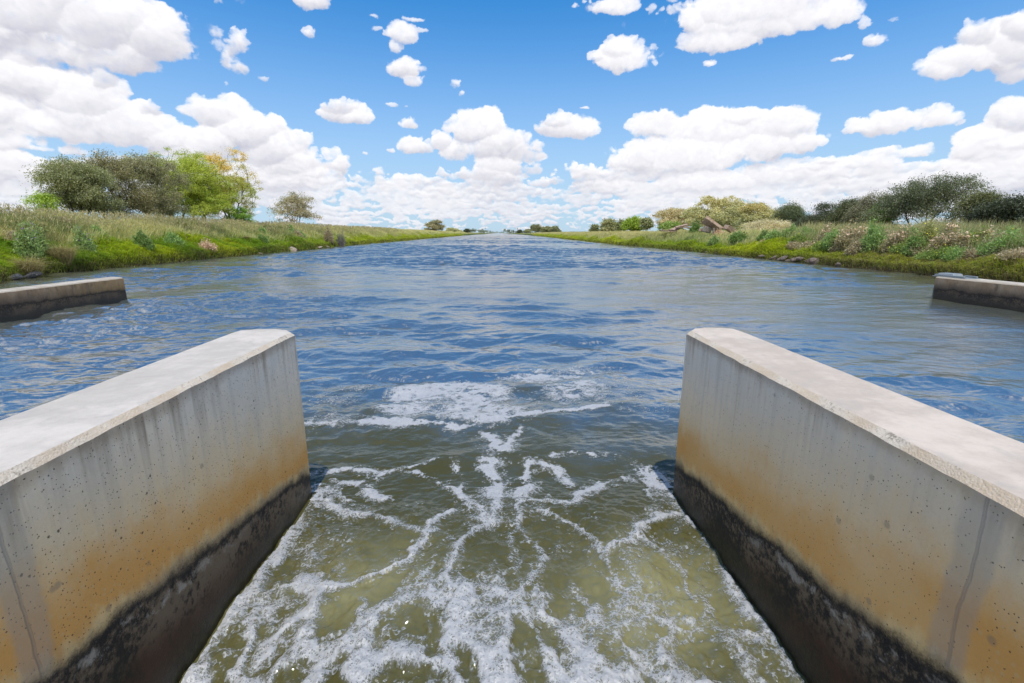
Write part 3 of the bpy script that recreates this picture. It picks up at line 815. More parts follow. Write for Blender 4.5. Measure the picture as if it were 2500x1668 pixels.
# ======================================================================
# GRASS
# ======================================================================
def leaf_mat(name, trans=.45, rough=.6, spec=.25):
    m, t, out = material(name)
    c = X(t, t.new('ShaderNodeVertexColor', layer_name='Col').outputs[0])
    b = principled(t, None, c, rough, None, spec)
    tl = t.new('ShaderNodeBsdfTranslucent'); t.put(tl.inputs[0], t.mix(1.0, c, (1.25, 1.2, .7), 'MULTIPLY'))
    mx = t.new('ShaderNodeMixShader'); mx.inputs[0].default_value = trans
    t.l.new(b.outputs[0], mx.inputs[1]); t.l.new(tl.outputs[0], mx.inputs[2]); t.l.new(mx.outputs[0], out.inputs[0])
    return m
M_GRASS = leaf_mat('grass_blade'); M_LEAF = leaf_mat('leaf', .3, .5, .3); M_DRY = leaf_mat('dry_stalk', .25, .8, .1)
M_BARK = None
def bark(name, c1, c2):
    m, t, out = material(name)
    P = t.coord(); n = t.noise(t.mapping(P, (6, 6, 1.2)), 1.0, 4, .6)
    principled(t, out, t.mix(t.step(n, .35, .65), c1, c2), .9, t.bump(n, .6, .03), .2)
    return m
BARK_DARK = bark('dark_bark', (.045, .035, .028), (.11, .09, .07))
BARK_PALE = bark('pale_bark', (.16, .12, .095), (.34, .29, .25))
BARK_GREY = bark('grey_twig', (.10, .09, .085), (.24, .22, .21))
def blades(P, h, w, lean, col0, col1, g, az=None, curl=.5):
    """arched blades; P (n,3), h, w, lean (n), colours root and tip (n,3)"""
    n = len(P)
    a = g.random(n) * 6.283 if az is None else az
    f = g.random(n) * 6.283
    d = np.stack([np.cos(a), np.sin(a), np.zeros(n)], 1); s = np.stack([np.cos(f), np.sin(f), np.zeros(n)], 1)
    up = np.array([0, 0, 1.0])
    mid = P + up * (h * .55)[:, None] + d * (h * lean * .30)[:, None]
    tip = P + up * (h * (1 - lean * curl))[:, None] + d * (h * lean)[:, None]
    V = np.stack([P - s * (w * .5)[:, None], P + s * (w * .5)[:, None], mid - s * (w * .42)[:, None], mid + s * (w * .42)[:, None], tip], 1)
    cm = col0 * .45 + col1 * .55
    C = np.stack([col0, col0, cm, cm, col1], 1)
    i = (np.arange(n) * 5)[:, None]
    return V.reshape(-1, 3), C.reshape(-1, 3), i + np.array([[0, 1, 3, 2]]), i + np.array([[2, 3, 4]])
def c3(*v): return np.array(v, float)
def lerp(a, b, t): return a + (b - a) * np.asarray(t)[:, None]
def bank_points(side, n, dmin, dmax, y0, y1, g, power=2.0):
    """points on a bank, density falling with distance"""
    u = g.random(n)
    y = y0 * (y1 / y0) ** u if power >= 2 else y0 + (y1 - y0) * u
    d = dmin + (dmax - dmin) * g.random(n)
    x = left_edge(y) - d if side < 0 else right_edge(y) + d
    return x, y, d
def grass(name, label, side, n, dmin, dmax, y0, y1, style, seed):
    g = np.random.default_rng(seed)
    nt = n // 7
    x, y, d = bank_points(side, nt, dmin, dmax, y0, y1, g)
    dist = np.hypot(x, y)
    big = fbm(x, y, 7, 41 + side); sm = fbm(x, y, 1.6, 43 + side)
    lush = (2.35 if side < 0 else 2.5) + .45 * big + .25 * sm
    if side > 0: lush = lush + .9 * sstep(y, 75, 45) * 0
    if style == 'lush': keep = d < lush + .3
    elif style == 'dry': keep = d > lush - .25
    else: keep = np.ones(nt, bool)
    if style == 'dry' and side > 0: keep &= ~((y < 36) & (d < 2.0))
    x, y, d, dist, big, sm = [q[keep] for q in (x, y, d, dist, big, sm)]
    lod = np.clip(dist / 26, .8, 12)
    k = 7
    rep = lambda q: np.repeat(q, k)
    X_, Y_, D_, L_, B_, S_ = map(rep, (x, y, d, lod, big, sm))
    m = len(X_)
    sp = (.11 if style == 'lush' else .15) * np.minimum(L_, 3)
    X_ = X_ + g.normal(size=m) * sp; Y_ = Y_ + g.normal(size=m) * sp
    Z_ = ground_z(X_, Y_) - .02
    r = g.random(m)
    tuft = rep(g.random(len(x)))
    if style == 'lush':
        h = (.20 + .22 * r + .10 * tuft) * (1 + .25 * S_) * np.clip(L_, 1, 1.5) * .8; w = (.014 + .010 * r) * L_
        lean = .35 + .75 * g.random(m)
        c = lerp(c3(.24, .37, .018), c3(.42, .48, .024), np.clip(.5 + .35 * B_ + .3 * (r - .5), 0, 1))
        c = lerp(c, c3(.11, .24, .014), sstep(S_ + .6 * (tuft - .5), .3, 1.2) * .75)
        c = lerp(c, c3(.30, .25, .11), (g.random(m) < .07 + .16 * sstep(B_, -.2, -1.2)) * .9)
        if side > 0:
            near = sstep(Y_, 40, 30)
            c = lerp(c, c3(.34, .35, .06), near * sstep(B_ + S_ * .5, .3, -.4) * .7)
            c = lerp(c, c3(.30, .25, .14), near * (g.random(m) < .25))
            c = lerp(c, c3(.26, .42, .03), near * sstep(S_ + B_ * .4, .1, .9) * .8)
            c = lerp(c, c3(.16, .12, .08), near * sstep(fbm(X_, Y_, 1.9, 49), .7, 1.4) * .7)
        c = lerp(c, c3(.46, .50, .05), sstep(Y_, 45, 110) * .6)
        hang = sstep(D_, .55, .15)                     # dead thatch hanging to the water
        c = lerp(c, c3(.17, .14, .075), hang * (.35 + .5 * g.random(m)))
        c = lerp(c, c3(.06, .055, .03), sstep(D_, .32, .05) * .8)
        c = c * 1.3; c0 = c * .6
    else:
        h = (1 + .35 * (side > 0) * sstep(Y_, 60, 40)) * (.38 + .42 * r) * (1 + .18 * S_) * np.clip(L_, 1, 1.2); w = (.009 + .009 * r) * L_
        lean = .12 + .5 * g.random(m) ** 1.5
        t_ = np.clip(.55 + .35 * B_ + .25 * S_ + .5 * (r - .5), 0, 1)
        c = lerp(c3(.27, .31, .10), c3(.60, .53, .26), t_)
        c = lerp(c, c3(.15, .24, .07), (g.random(m) < .22) * .7)
        c = lerp(c, c3(.56, .50, .32), (g.random(m) < .16))
        red = sstep(fbm(X_, Y_, 4.5, 47), 1.1, 1.8)
        c = lerp(c, c3(.38, .21, .12), red * .7 * (g.random(m) < .75))
        dark = sstep(fbm(X_, Y_, 2.2, 48), .9, 1.7)
        c = lerp(c, c3(.075, .12, .035), dark * .6)
        c = lerp(c, c3(.62, .55, .28), sstep(Y_, 50, 130) * .6)
        if side > 0:
            near = sstep(Y_, 55, 38)
            c = lerp(c, c3(.11, .145, .05), near * .55 * (g.random(m) < .7))
            c = lerp(c, c3(.36, .27, .20), near * .5 * (g.random(m) < .4))
            far = sstep(Y_, 60, 90); c = lerp(c, c3(.50, .42, .20), far * .5)
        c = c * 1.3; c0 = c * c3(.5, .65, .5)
    az = np.where(g.random(m) < .55, (g.normal(size=m) * .6 + (0 if side < 0 else math.pi)), g.random(m) * 6.283) if style == 'lush' else g.normal(size=m) * 1.1 + .5
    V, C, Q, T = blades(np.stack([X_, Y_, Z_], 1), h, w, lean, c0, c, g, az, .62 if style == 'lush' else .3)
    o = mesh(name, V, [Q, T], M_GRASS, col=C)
    tag(o, label, 'grass', kind='stuff')
grass('lush_grass', 'bright green short grass hanging over the left waterline', -1, 265000, .02, 3.6, 9, 420, 'lush', 51)
grass('lush_grass', 'green and yellowish short grass along the right waterline', 1, 245000, .02, 3.9, 9, 420, 'lush', 52)
grass('dry_grass', 'tall pale straw coloured grass over the top of the left bank', -1, 350000, 1.8, 12.5, 9, 500, 'dry', 53)
grass('dry_grass', 'tall mixed dry grass over the top of the right bank', 1, 285000, 1.9, 13, 9, 500, 'dry', 54)

def seed_heads():
    """tall thin stalks with feathery heads standing above the left bank grass"""
    g = np.random.default_rng(58); n = 9000
    x, y, d = bank_points(-1, n, 3.2, 9.5, 18, 160, g)
    L = np.clip(np.hypot(x, y) / 26, .8, 5)
    P = np.stack([x, y, ground_z(x, y)], 1); h = (.75 + .45 * g.random(n)); lean = .1 + .35 * g.random(n)
    c = lerp(c3(.40, .37, .19), c3(.54, .46, .27), g.random(n))
    V1, C1, Q1, T1 = blades(P, h, .006 * L, lean, c * .7, c, g, g.normal(size=n) * .8, .3)
    tip = V1.reshape(-1, 5, 3)[:, 4]
    V = [V1]; C = [C1]; Q = [Q1]; T = [T1]; off = len(V1)
    for k in range(3):
        p = tip - np.array([0, 0, .06 * k]) + g.normal(size=(n, 3)) * .02
        a, b, q, t_ = blades(p, np.full(n, .14), .022 * L, .3 + .5 * g.random(n), c, c * 1.1, g)
        V.append(a); C.append(b); Q.append(q + off); T.append(t_ + off); off += len(a)
    tag(mesh('seed_stalks', np.concatenate(V), [np.concatenate(Q), np.concatenate(T)], M_DRY, col=np.concatenate(C)),
        'thin seeding stalks rising above the dry grass on the left bank', 'grass', kind='stuff')
seed_heads()

# ======================================================================
# TREES AND BUSHES
# ======================================================================
def tubes(A, B, ra, rb, sides=5):
    d = B - A; L = np.linalg.norm(d, axis=1)[:, None] + 1e-9; d = d / L
    ref = np.where(np.abs(d[:, 2:3]) > .9, np.array([[1.0, 0, 0]]), np.array([[0, 0, 1.0]]))
    u = np.cross(d, ref); u /= np.linalg.norm(u, axis=1)[:, None] + 1e-9; v = np.cross(d, u)
    th = np.arange(sides) / sides * 2 * np.pi
    ring = u[:, None] * np.cos(th)[None, :, None] + v[:, None] * np.sin(th)[None, :, None]
    V = np.concatenate([A[:, None] + ring * ra[:, None, None], B[:, None] + d[:, None] * (.25 * rb)[:, None, None] + ring * rb[:, None, None]], 1)
    i = (np.arange(len(A)) * 2 * sides)[:, None]; k = np.arange(sides); k2 = (k + 1) % sides
    Q = np.stack([i + k, i + k2, i + k2 + sides, i + k + sides], -1).reshape(-1, 4)
    return V.reshape(-1, 3), Q
def skeleton(base, stems, targets, g, wander=.12):
    pos = [np.array(base, float)]; plen = [0.0]; par = [-1]
    def add(p, parent):
        pos.append(p); par.append(parent); plen.append(plen[parent] + float(np.linalg.norm(p - pos[parent]))); return len(pos) - 1
    for st in stems:
        k = 0
        for p in st: k = add(np.array(p, float) + pos[0], k)
    order = np.argsort(np.linalg.norm(targets - pos[0], axis=1))
    tips = []
    for t in order:
        P = targets[t]; N = np.array(pos); pl = np.array(plen)
        d = np.linalg.norm(N - P, axis=1)
        cost = d + .42 * pl + np.where(N[:, 2] > P[2] + .3, 1.0, 0) * d * .7
        cost[0] += 1.5
        k = int(np.argmin(cost)); L = d[k]; A = pos[k]
        if L > .5:
            for f in (.35, .7):
                q = A + (P - A) * f + g.normal(size=3) * L * wander * .6 + np.array([0, 0, .10 * L * math.sin(math.pi * f)])
                k = add(q, k)
        k = add(P, k); tips.append(k)
    return np.array(pos), np.array(par), tips
def leaves(cen, n_each, spread, ll, lw, droop, cols, g, flat=0.0):
    """diamond leaves in clumps round the centres"""
    n = len(cen) * n_each
    c = np.repeat(cen, n_each, 0)
    sp = spread * (.35 + .65 * np.repeat(g.random(len(cen)), n_each))[:, None]
    off = g.normal(size=(n, 3)) * sp * np.array([1, 1, .62]); P = c + off
    a = g.normal(size=(n, 3)); a[:, 2] = a[:, 2] * (1 - droop) - droop * 1.6
    a /= np.linalg.norm(a, axis=1)[:, None]
    b = np.cross(a, g.normal(size=(n, 3))); b /= np.linalg.norm(b, axis=1)[:, None] + 1e-9
    s = (.6 + .8 * g.random(n))[:, None]
    V = np.stack([P, P + a * ll * .5 * s + b * lw * .5 * s, P + a * ll * s, P + a * ll * .5 * s - b * lw * .5 * s], 1)
    cc = 1.9 * np.repeat(cols, n_each, 0) * (.78 + .44 * g.random(n))[:, None]
    return V.reshape(-1, 3), (np.arange(n) * 4)[:, None] + np.array([[0, 1, 2, 3]]), np.repeat(cc, 4, 0)
grpL, grpR = 'tall trees behind the left bank', 'tall trees behind the right bank'
def tree(loc, w, h, label, seed, kind='round', cols=((.10, .105, .05), (.14, .13, .06)), top_col=None, dens=1.0, leaf=(.13, .035), droop=.45,
         bark_m=None, stems=2, group=None, skirt=.12, cat='tree', name='tree', depth=None, lobes=8, spread=.46, tips=380):
    g = np.random.default_rng(seed)
    depth = depth or w * .8
    # crown lobes fill an egg shaped volume
    L = []
    z0, zr = (.60, .27) if kind == 'spread' else (.53, .33)
    for i in range(lobes + 3):
        v = g.normal(size=3); v /= np.linalg.norm(v); q = g.random() ** .4
        if i < lobes: a = i / lobes * 6.283 + g.normal() * .3; v[:2] = np.array([math.cos(a), math.sin(a)]) * math.hypot(v[0], v[1])
        L.append((v[0] * q * w * .34, v[1] * q * depth * .34, (z0 + v[2] * q * zr) * h, w * g.uniform(.17, .27), h * g.uniform(.16, .24)))
    L.append((g.normal() * .08 * w, 0, .80 * h, w * .24, h * .19))
    for i in range((8 if group == grpL else 4) if skirt > 0 else 0):
        a = g.random() * 6.283
        q = g.uniform(.15, .40); L.append((math.cos(a) * q * w, math.sin(a) * q * depth, h * (skirt + g.uniform(.10, .34)), w * .19, h * .17))
    T, tc = [], []
    wts = np.array([l[3] * l[3] for l in L]); wts /= wts.sum()
    cnt = (wts * tips).astype(int) + 4
    lob_col = g.random(len(L))
    for l, n, lc in zip(L, cnt, lob_col):
        v = g.normal(size=(n, 3)); v[:, 2] = np.abs(v[:, 2]) * .9 - .25 + 0 * v[:, 2]; v /= np.linalg.norm(v, axis=1)[:, None]
        rr = g.uniform(.45, 1.0, n)[:, None] ** .6
        p = np.array(l[:3]) + v * rr * np.array([l[3], l[3] * depth / w, l[4]])
        T.append(p); tc.append(np.full(n, lc))
    T = np.concatenate(T); tc = np.concatenate(tc)
    ok = (T[:, 2] > .06 * h) & (T[:, 2] < h); T, tc = T[ok], tc[ok]
    st = []
    for s in range(stems):
        a = s / stems * 6.283 + g.random(); q = (.0 if stems == 1 else .12) * w
        st.append([(math.cos(a) * q * f + g.normal() * .04 * f * w * .3, math.sin(a) * q * f, .36 * h * f) for f in (.3, .65, 1.0)])
    pos, par, tip = skeleton((0, 0, -.15), st, T, g)
    n = len(pos); flow = np.zeros(n); flow[tip] = 1.0
    for i in range(n - 1, 0, -1): flow[par[i]] += flow[i]
    r = .006 * h / 8 + (flow / flow[0]) ** .55 * (.016 * h + .02)
    e = empty(name, loc, 0)
    tag(e, label, cat, group)
    idx = np.arange(1, n)
    V, Q = tubes(pos[par[idx]], pos[idx], np.minimum(r[par[idx]], r[idx] * 1.5), r[idx])
    mesh('trunk', V, [Q], bark_m or BARK_DARK, e, smooth=True)
    # fine twigs at the tips + leaves
    rel = np.clip(T[:, 2] / h, 0, 1)
    C = lerp(c3(*cols[0]), c3(*cols[1]), np.clip(tc * .9 + .25 * (g.random(len(T)) - .5), 0, 1))
    if top_col is not None: C = lerp(C, c3(*top_col), sstep(rel + .25 * (tc - .5), .62, .86))
    ne = max(6, int(100 * dens))
    LV, LQ, LC = leaves(T, ne, spread, leaf[0] * 1.22, leaf[1] * 1.45, droop, C, g)
    if kind == 'bush': LV[:, 2] = np.maximum(LV[:, 2], -.1)
    mesh('crown', LV, [LQ], M_LEAF, e, col=LC)
    return e
def on_ground(x, y): return (x, y, float(ground_z(x, y)) - .05)
def tree_px(px, top_py, wpx, x, label, seed, **kw):
    """tree standing at lateral distance x from the canal axis, its place along the bank from the picture"""
    r = px_ray(px, 560.0); y = x * r[1] / r[0]; wpx = wpx * 1.12
    rt = px_ray(px, top_py); zt = EYE + rt[2] * (y / rt[1])
    l = on_ground(x, y); w = wpx / F_PX * y * 1.0 / 1.0
    return tree(l, w, zt - l[2], label, seed, **kw)
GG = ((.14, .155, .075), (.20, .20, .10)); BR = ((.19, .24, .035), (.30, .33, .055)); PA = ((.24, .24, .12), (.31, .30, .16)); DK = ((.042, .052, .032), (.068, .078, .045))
tree_px(205, 380, 145, -37, 'low grey green tree at the left end of the left hand tree group', 101, cols=GG, kind='spread', stems=3, group=grpL, dens=.9, lobes=7)
tree_px(268, 366, 165, -38, 'open olive tree with bare dark limbs, second from left in the left group', 102, cols=((.13, .125, .06), (.20, .17, .09)), kind='spread', stems=3, group=grpL, dens=.75, lobes=7, skirt=.1)
tree_px(375, 370, 168, -37, 'dense grey brown tree in the middle of the left group', 103, cols=((.14, .14, .078), (.20, .185, .105)), stems=3, group=grpL, dens=.95)
tree_px(432, 358, 195, -42, 'tall bright yellow green tree behind the middle of the left group', 104, cols=BR, stems=3, group=grpL, dens=1.3, lobes=9)
tree_px(492, 370, 150, -39, 'yellow green tree beside the golden topped one', 105, cols=BR, stems=2, group=grpL, dens=1.15, lobes=7)
tree_px(568, 368, 152, -38, 'green tree with a golden orange top at the right end of the left group', 106, cols=((.20, .23, .05), (.32, .29, .07)), top_col=(.42, .31, .07), stems=3, group=grpL, dens=1.2, droop=.6, lobes=11)
tree_px(588, 503, 58, -35, 'small bright green bush under the golden topped tree', 107, cols=((.11, .19, .03), (.14, .23, .035)), stems=3, group=None, dens=.8, cat='bush', name='bush', kind='bush', lobes=5, spread=.3, tips=90)
tree_px(118, 470, 60, -38, 'lime green low bush at the foot of the leftmost grey tree', 108, cols=((.2, .28, .04), (.24, .3, .05)), dens=.5, cat='bush', name='bush', kind='bush', lobes=5, tips=80)
tree_px(722, 466, 100, -37, 'lone sparse pinkish tan gum tree right of the left group', 109, cols=((.20, .19, .115), (.28, .24, .155)), stems=4, dens=.55, droop=.7, bark_m=BARK_PALE, skirt=.1, lobes=7, spread=.5, leaf=(.2, .055), tips=150)
tree_px(1063, 536, 42, -37, 'small round gum tree far along the left bank', 110, cols=((.17, .165, .09), (.25, .22, .13)), stems=2, dens=.55, bark_m=BARK_PALE, spread=.6, leaf=(.45, .16), tips=150, skirt=.05)
tree_px(1104, 556, 24, -37, 'tiny pale bush shaped tree beyond the round gum on the left bank', 111, cols=PA, dens=.3, spread=.7, leaf=(.6, .25), tips=90)
tree_px(1122, 562, 10, -39, 'lowest pale shrub on the skyline of the left bank', 112, cols=PA, dens=.25, spread=.7, leaf=(.8, .3), tips=50)
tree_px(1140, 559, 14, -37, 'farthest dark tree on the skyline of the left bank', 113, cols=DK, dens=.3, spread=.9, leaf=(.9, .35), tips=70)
# right side; cloud shadow over the dark species is put into their leaf colours
tree_px(2245, 424, 215, 38, 'largest dark grey green tree with a leaning dark limb on the right bank', 121, kind='spread', cols=((.075, .088, .052), (.115, .125, .072)), stems=4, group=grpR, dens=1.0, lobes=11, tips=330, leaf=(.12, .035))
tree_px(2120, 470, 100, 40, 'grey crowned tree just left of the largest dark tree', 122, cols=((.10, .10, .065), (.14, .13, .085)), stems=3, group=grpR, dens=.75, skirt=0)
tree_px(2150, 492, 50, 37, 'dark leafy green tree tucked before the largest dark tree', 123, cols=((.06, .11, .015), (.09, .14, .02)), stems=2, group=grpR, dens=.8, tips=100)
tree_px(2072, 485, 90, 42, 'dark open tree with sky showing under its crown', 124, cols=((.06, .07, .035), (.10, .105, .05)), stems=3, group=grpR, dens=.7, kind='spread', skirt=0)
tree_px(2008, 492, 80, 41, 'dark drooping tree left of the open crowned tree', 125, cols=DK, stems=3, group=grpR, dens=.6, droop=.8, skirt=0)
tree_px(2385, 468, 90, 38, 'loose dark tree just right of the largest dark tree', 126, cols=((.065, .075, .033), (.10, .105, .045)), stems=3, group=grpR, dens=.55, kind='spread', skirt=0)
tree_px(2455, 478, 120, 36, 'black green tree at the right edge of the picture', 127, cols=((.030, .038, .025), (.050, .058, .034)), stems=3, group=grpR, dens=.8, lobes=8)
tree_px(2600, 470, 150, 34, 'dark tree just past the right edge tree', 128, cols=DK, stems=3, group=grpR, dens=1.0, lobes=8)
tree_px(1928, 498, 72, 41, 'dark green domed tree standing alone left of the dark right hand trees', 129, cols=((.075, .095, .05), (.11, .125, .065)), stems=3, group=grpR, dens=.9, skirt=0)
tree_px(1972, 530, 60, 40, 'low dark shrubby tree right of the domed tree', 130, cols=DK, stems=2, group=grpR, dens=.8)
tree_px(1850, 494, 120, 41, 'pale yellow green tree with an orange tinted top', 131, cols=PA, top_col=(.31, .27, .12), stems=3, group=grpR, dens=1.0, leaf=(.2, .06), spread=.42)
tree_px(1740, 477, 125, 42, 'tallest pale cream green tree behind the concrete rubble', 132, cols=((.27, .27, .15), (.37, .35, .20)), top_col=(.33, .30, .15), stems=3, group=grpR, dens=1.1, leaf=(.22, .07), spread=.45, lobes=9)
tree_px(1795, 500, 70, 44, 'pale tree filling the gap between the two tallest pale trees', 133, cols=PA, stems=2, group=grpR, dens=.9, leaf=(.22, .07), spread=.42)
tree_px(1648, 505, 92, 42, 'pale tan tree at the left end of the pale right hand trees', 134, cols=((.27, .24, .13), (.36, .31, .19)), stems=3, group=grpR, dens=.8, leaf=(.24, .08), spread=.5)
tree_px(1872, 536, 100, 36, 'cream flowering bush before the orange topped pale tree', 135, cols=((.33, .30, .20), (.42, .38, .27)), dens=1.0, cat='bush', name='bush', kind='bush', spread=.35, tips=150)
tree_px(1640, 540, 60, 35, 'green bush among the pale trees left of the rubble', 136, cols=((.14, .2, .05), (.2, .25, .07)), dens=.8, cat='bush', name='bush', kind='bush', spread=.4, leaf=(.25, .09), tips=110)
tree_px(1543, 528, 46, 38, 'round bright lime green tree on the right bank skyline', 137, cols=((.16, .22, .03), (.21, .27, .04)), dens=.7, leaf=(.3, .12), spread=.5, tips=140)
tree_px(1486, 534, 46, 40, 'pale olive rounded tree left of the lime green one', 138, cols=((.17, .18, .08), (.25, .24, .12)), dens=.7, leaf=(.38, .15), spread=.55, tips=140)
tree_px(1517, 536, 22, 41, 'narrow olive tree between the olive and lime trees', 139, cols=GG, dens=.6, leaf=(.38, .15), spread=.5, tips=80)
tree_px(1452, 546, 18, 40, 'small dark shrub left of the pale olive tree', 140, cols=GG, dens=.5, leaf=(.4, .16), spread=.5, tips=60)
tree_px(1578, 532, 26, 41, 'thin grey tree right of the lime green tree', 141, cols=GG, dens=.35, leaf=(.34, .12), spread=.55, tips=80, kind='spread', skirt=0)
tree_px(1308, 546, 28, 42, 'tallest tree of the far clump on the right bank', 142, cols=((.14, .145, .07), (.2, .19, .1)), dens=.4, leaf=(.8, .35), spread=1.0, tips=110)
tree_px(1336, 552, 26, 42, 'middle tree of the far clump on the right bank', 143, cols=((.14, .15, .07), (.2, .2, .1)), dens=.4, leaf=(.8, .35), spread=.9, tips=90)
tree_px(1357, 552, 18, 43, 'right hand tree of the far clump on the right bank', 144, cols=((.12, .14, .07), (.18, .18, .1)), dens=.35, leaf=(.8, .35), spread=.9, tips=80)
tree_px(1288, 559, 16, 44, 'low tree at the left of the far clump on the right bank', 145, cols=GG, dens=.3, leaf=(1.0, .4), spread=1.0, tips=70)
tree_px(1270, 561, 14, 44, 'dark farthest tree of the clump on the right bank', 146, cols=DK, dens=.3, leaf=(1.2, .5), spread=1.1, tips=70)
def far_wood(name, label, spans, seed):
    g = np.random.default_rng(seed); V, Q, C = [], [], []; off = 0
    for p0, p1, y, h in spans:
        x0 = at_x_far(p0, y); x1 = at_x_far(p1, y)
        n = max(8, int(abs(x1 - x0) / 5))
        cx = np.linspace(x0, x1, n) + g.normal(size=n) * 3; cy = y + g.normal(size=n) * 30
        cz = h * (.35 + .4 * g.random(n)) + 1.3
        cen = np.stack([cx, cy, cz], 1)
        v, q, c = leaves(cen, 34, h * .42, h * .32, h * .2, .1, lerp(c3(.09, .105, .075), c3(.13, .14, .10), g.random(n)), g)
        v[:, 2] = np.maximum(v[:, 2], 1.0)
        V.append(v); Q.append(q + off); C.append(c); off += len(v)
    tag(mesh(name, np.concatenate(V), [np.concatenate(Q)], M_LEAF, col=np.concatenate(C)), label, 'trees', kind='stuff')
def at_x_far(px, y): r = px_ray(px, 565.0); return r[0] / r[1] * y
far_wood('far_trees', 'thin dark line of distant trees on the horizon past the canal end', [(1146, 1178, 900, 8), (1178, 1194, 1500, 9), (1228, 1258, 1000, 8), (1196, 1230, 3200, 10), (900, 1150, 3800, 12), (1258, 1700, 3800, 12), (-200, 900, 3000, 12), (1700, 2700, 3000, 12)], 61)

# ---- weeds and shrubs on the banks -------------------------------------
def weed(x, px, top, base_py, wpx, kind, label, seed, cat='weed', group=None):
    g = np.random.default_rng(seed)
    r = px_ray(px, 570.0); y = x * r[1] / r[0]
    gz = float(ground_z(x, y)); w = wpx / F_PX * y
    rt = px_ray(px, top); h = EYE + rt[2] * (y / rt[1]) - gz
    h = max(.35, min(h, 3.2)); R = w / 2 * (.72 if x < 0 and kind in ('thistle', 'dark') else 1); L = max(.8, math.hypot(x, y) / 30)
    e = empty('weed' if cat == 'weed' else ('shrub' if cat == 'shrub' else 'grass_tuft'), (x, y, gz - .03)); tag(e, label, cat, group)
    ns = int(90 + 60 * R)
    a = g.random(ns) * 6.283; rr = np.sqrt(g.random(ns)) * R
    foot = np.stack([np.cos(a) * rr * .45, np.sin(a) * rr * .45, np.zeros(ns)], 1)
    prof = np.sqrt(np.clip(1 - (rr / R) ** 2 * .75, 0, 1)) * (.8 + .35 * np.sin(a * 2.3 + seed) * np.sin(a * 3.7 + 2 * seed))
    hd = np.stack([np.cos(a) * rr, np.sin(a) * rr, h * np.minimum(prof, 1.05) * g.uniform(.5, 1.0, ns)], 1)
    mid = (foot + hd) / 2 + g.normal(size=(ns, 3)) * .06
    pal = dict(pink=((.22, .18, .11), (.17, .16, .09)), green=((.12, .20, .06), (.17, .23, .08)), dark=((.085, .14, .04), (.12, .17, .05)),
               yellow=((.10, .16, .035), (.16, .19, .05)), brown=((.19, .16, .10), (.26, .22, .15)), thistle=((.12, .18, .06), (.18, .23, .085)),
               straw=((.36, .31, .14), (.46, .39, .20)), dead=((.30, .21, .15), (.38, .28, .20)), grey=((.15, .14, .13), (.24, .23, .22)), olive=((.17, .19, .06), (.22, .21, .09)))[kind]
    sc = BARK_GREY if kind in ('grey', 'pink', 'brown', 'dead') else BARK_DARK
    if kind == 'straw':
        n = 900
        k = g.integers(0, ns, n); P = foot[k] + g.normal(size=(n, 3)) * np.array([.07, .07, 0])
        c = lerp(c3(*pal[0]), c3(*pal[1]), g.random(n))
        V, C, Q, T = blades(P, h * g.uniform(.6, 1.15, n), np.full(n, .014 * L), .3 + .8 * g.random(n), c * .6, c, g)
        mesh('blades', V, [Q, T], M_DRY, e, col=C); return e
    A = np.concatenate([foot, mid]); B = np.concatenate([mid, hd]); rad = np.full(2 * ns, .006 * L)
    V, Q = tubes(A, B, rad, rad * .7, 3)
    mesh('stem', V, [Q], sc, e)
    dens = dict(grey=2, dead=5, pink=12, brown=12).get(kind, 15)
    cen = np.concatenate([mid, hd * .8 + foot * .2, hd])
    if kind == 'grey':
        V, Q = tubes(np.repeat(hd, 3, 0), np.repeat(hd, 3, 0) + g.normal(size=(ns * 3, 3)) * .18 + np.array([0, 0, .12]), np.full(ns * 3, .004 * L), np.full(ns * 3, .002 * L), 3)
        mesh('twigs', V, [Q], BARK_GREY, e); return e
    C = lerp(c3(*pal[0]), c3(*pal[1]), g.random(len(cen)))
    LV, LQ, LC = leaves(cen, dens, .13 + .03 * R, .13 * L ** .7, .03 * L, -.35 if kind in ('green', 'dark', 'yellow', 'thistle') else 0.0, C, g)
    parts = [(LV, LQ, LC)]
    def heads(n, c1, c2, size, top_only, spread):
        k = np.where(hd[:, 2] > h * top_only)[0]; k = k[g.integers(0, len(k), n)]
        cc = hd[k] + g.normal(size=(n, 3)) * spread + np.array([0, 0, .03])
        HV, HQ, HC = leaves(cc, 7, size * .45, size, size * .8, 0, lerp(c3(*c1), c3(*c2), g.random(n)), g)
        parts.append((HV, HQ + sum(len(q[0]) for q in parts), HC))
    if kind == 'pink': heads(int(120 * max(R, .6)), (.40, .31, .24), (.54, .44, .36), .062 * L ** .5, .42, .10)
    if kind == 'dead': heads(80, (.33, .24, .18), (.42, .32, .24), .06, .3, .10)
    if kind in ('yellow', 'olive'): heads(int(34 * max(R, .8)), (.62, .56, .02), (.75, .68, .05), .028 * L, .25, .12)
    if kind == 'thistle': heads(24, (.20, .13, .30), (.26, .18, .34), .05, .55, .03)
    mesh('foliage', np.concatenate([q[0] for q in parts]), [np.concatenate([q[1] for q in parts])], M_LEAF, e, col=np.concatenate([q[2] for q in parts]))
    return e
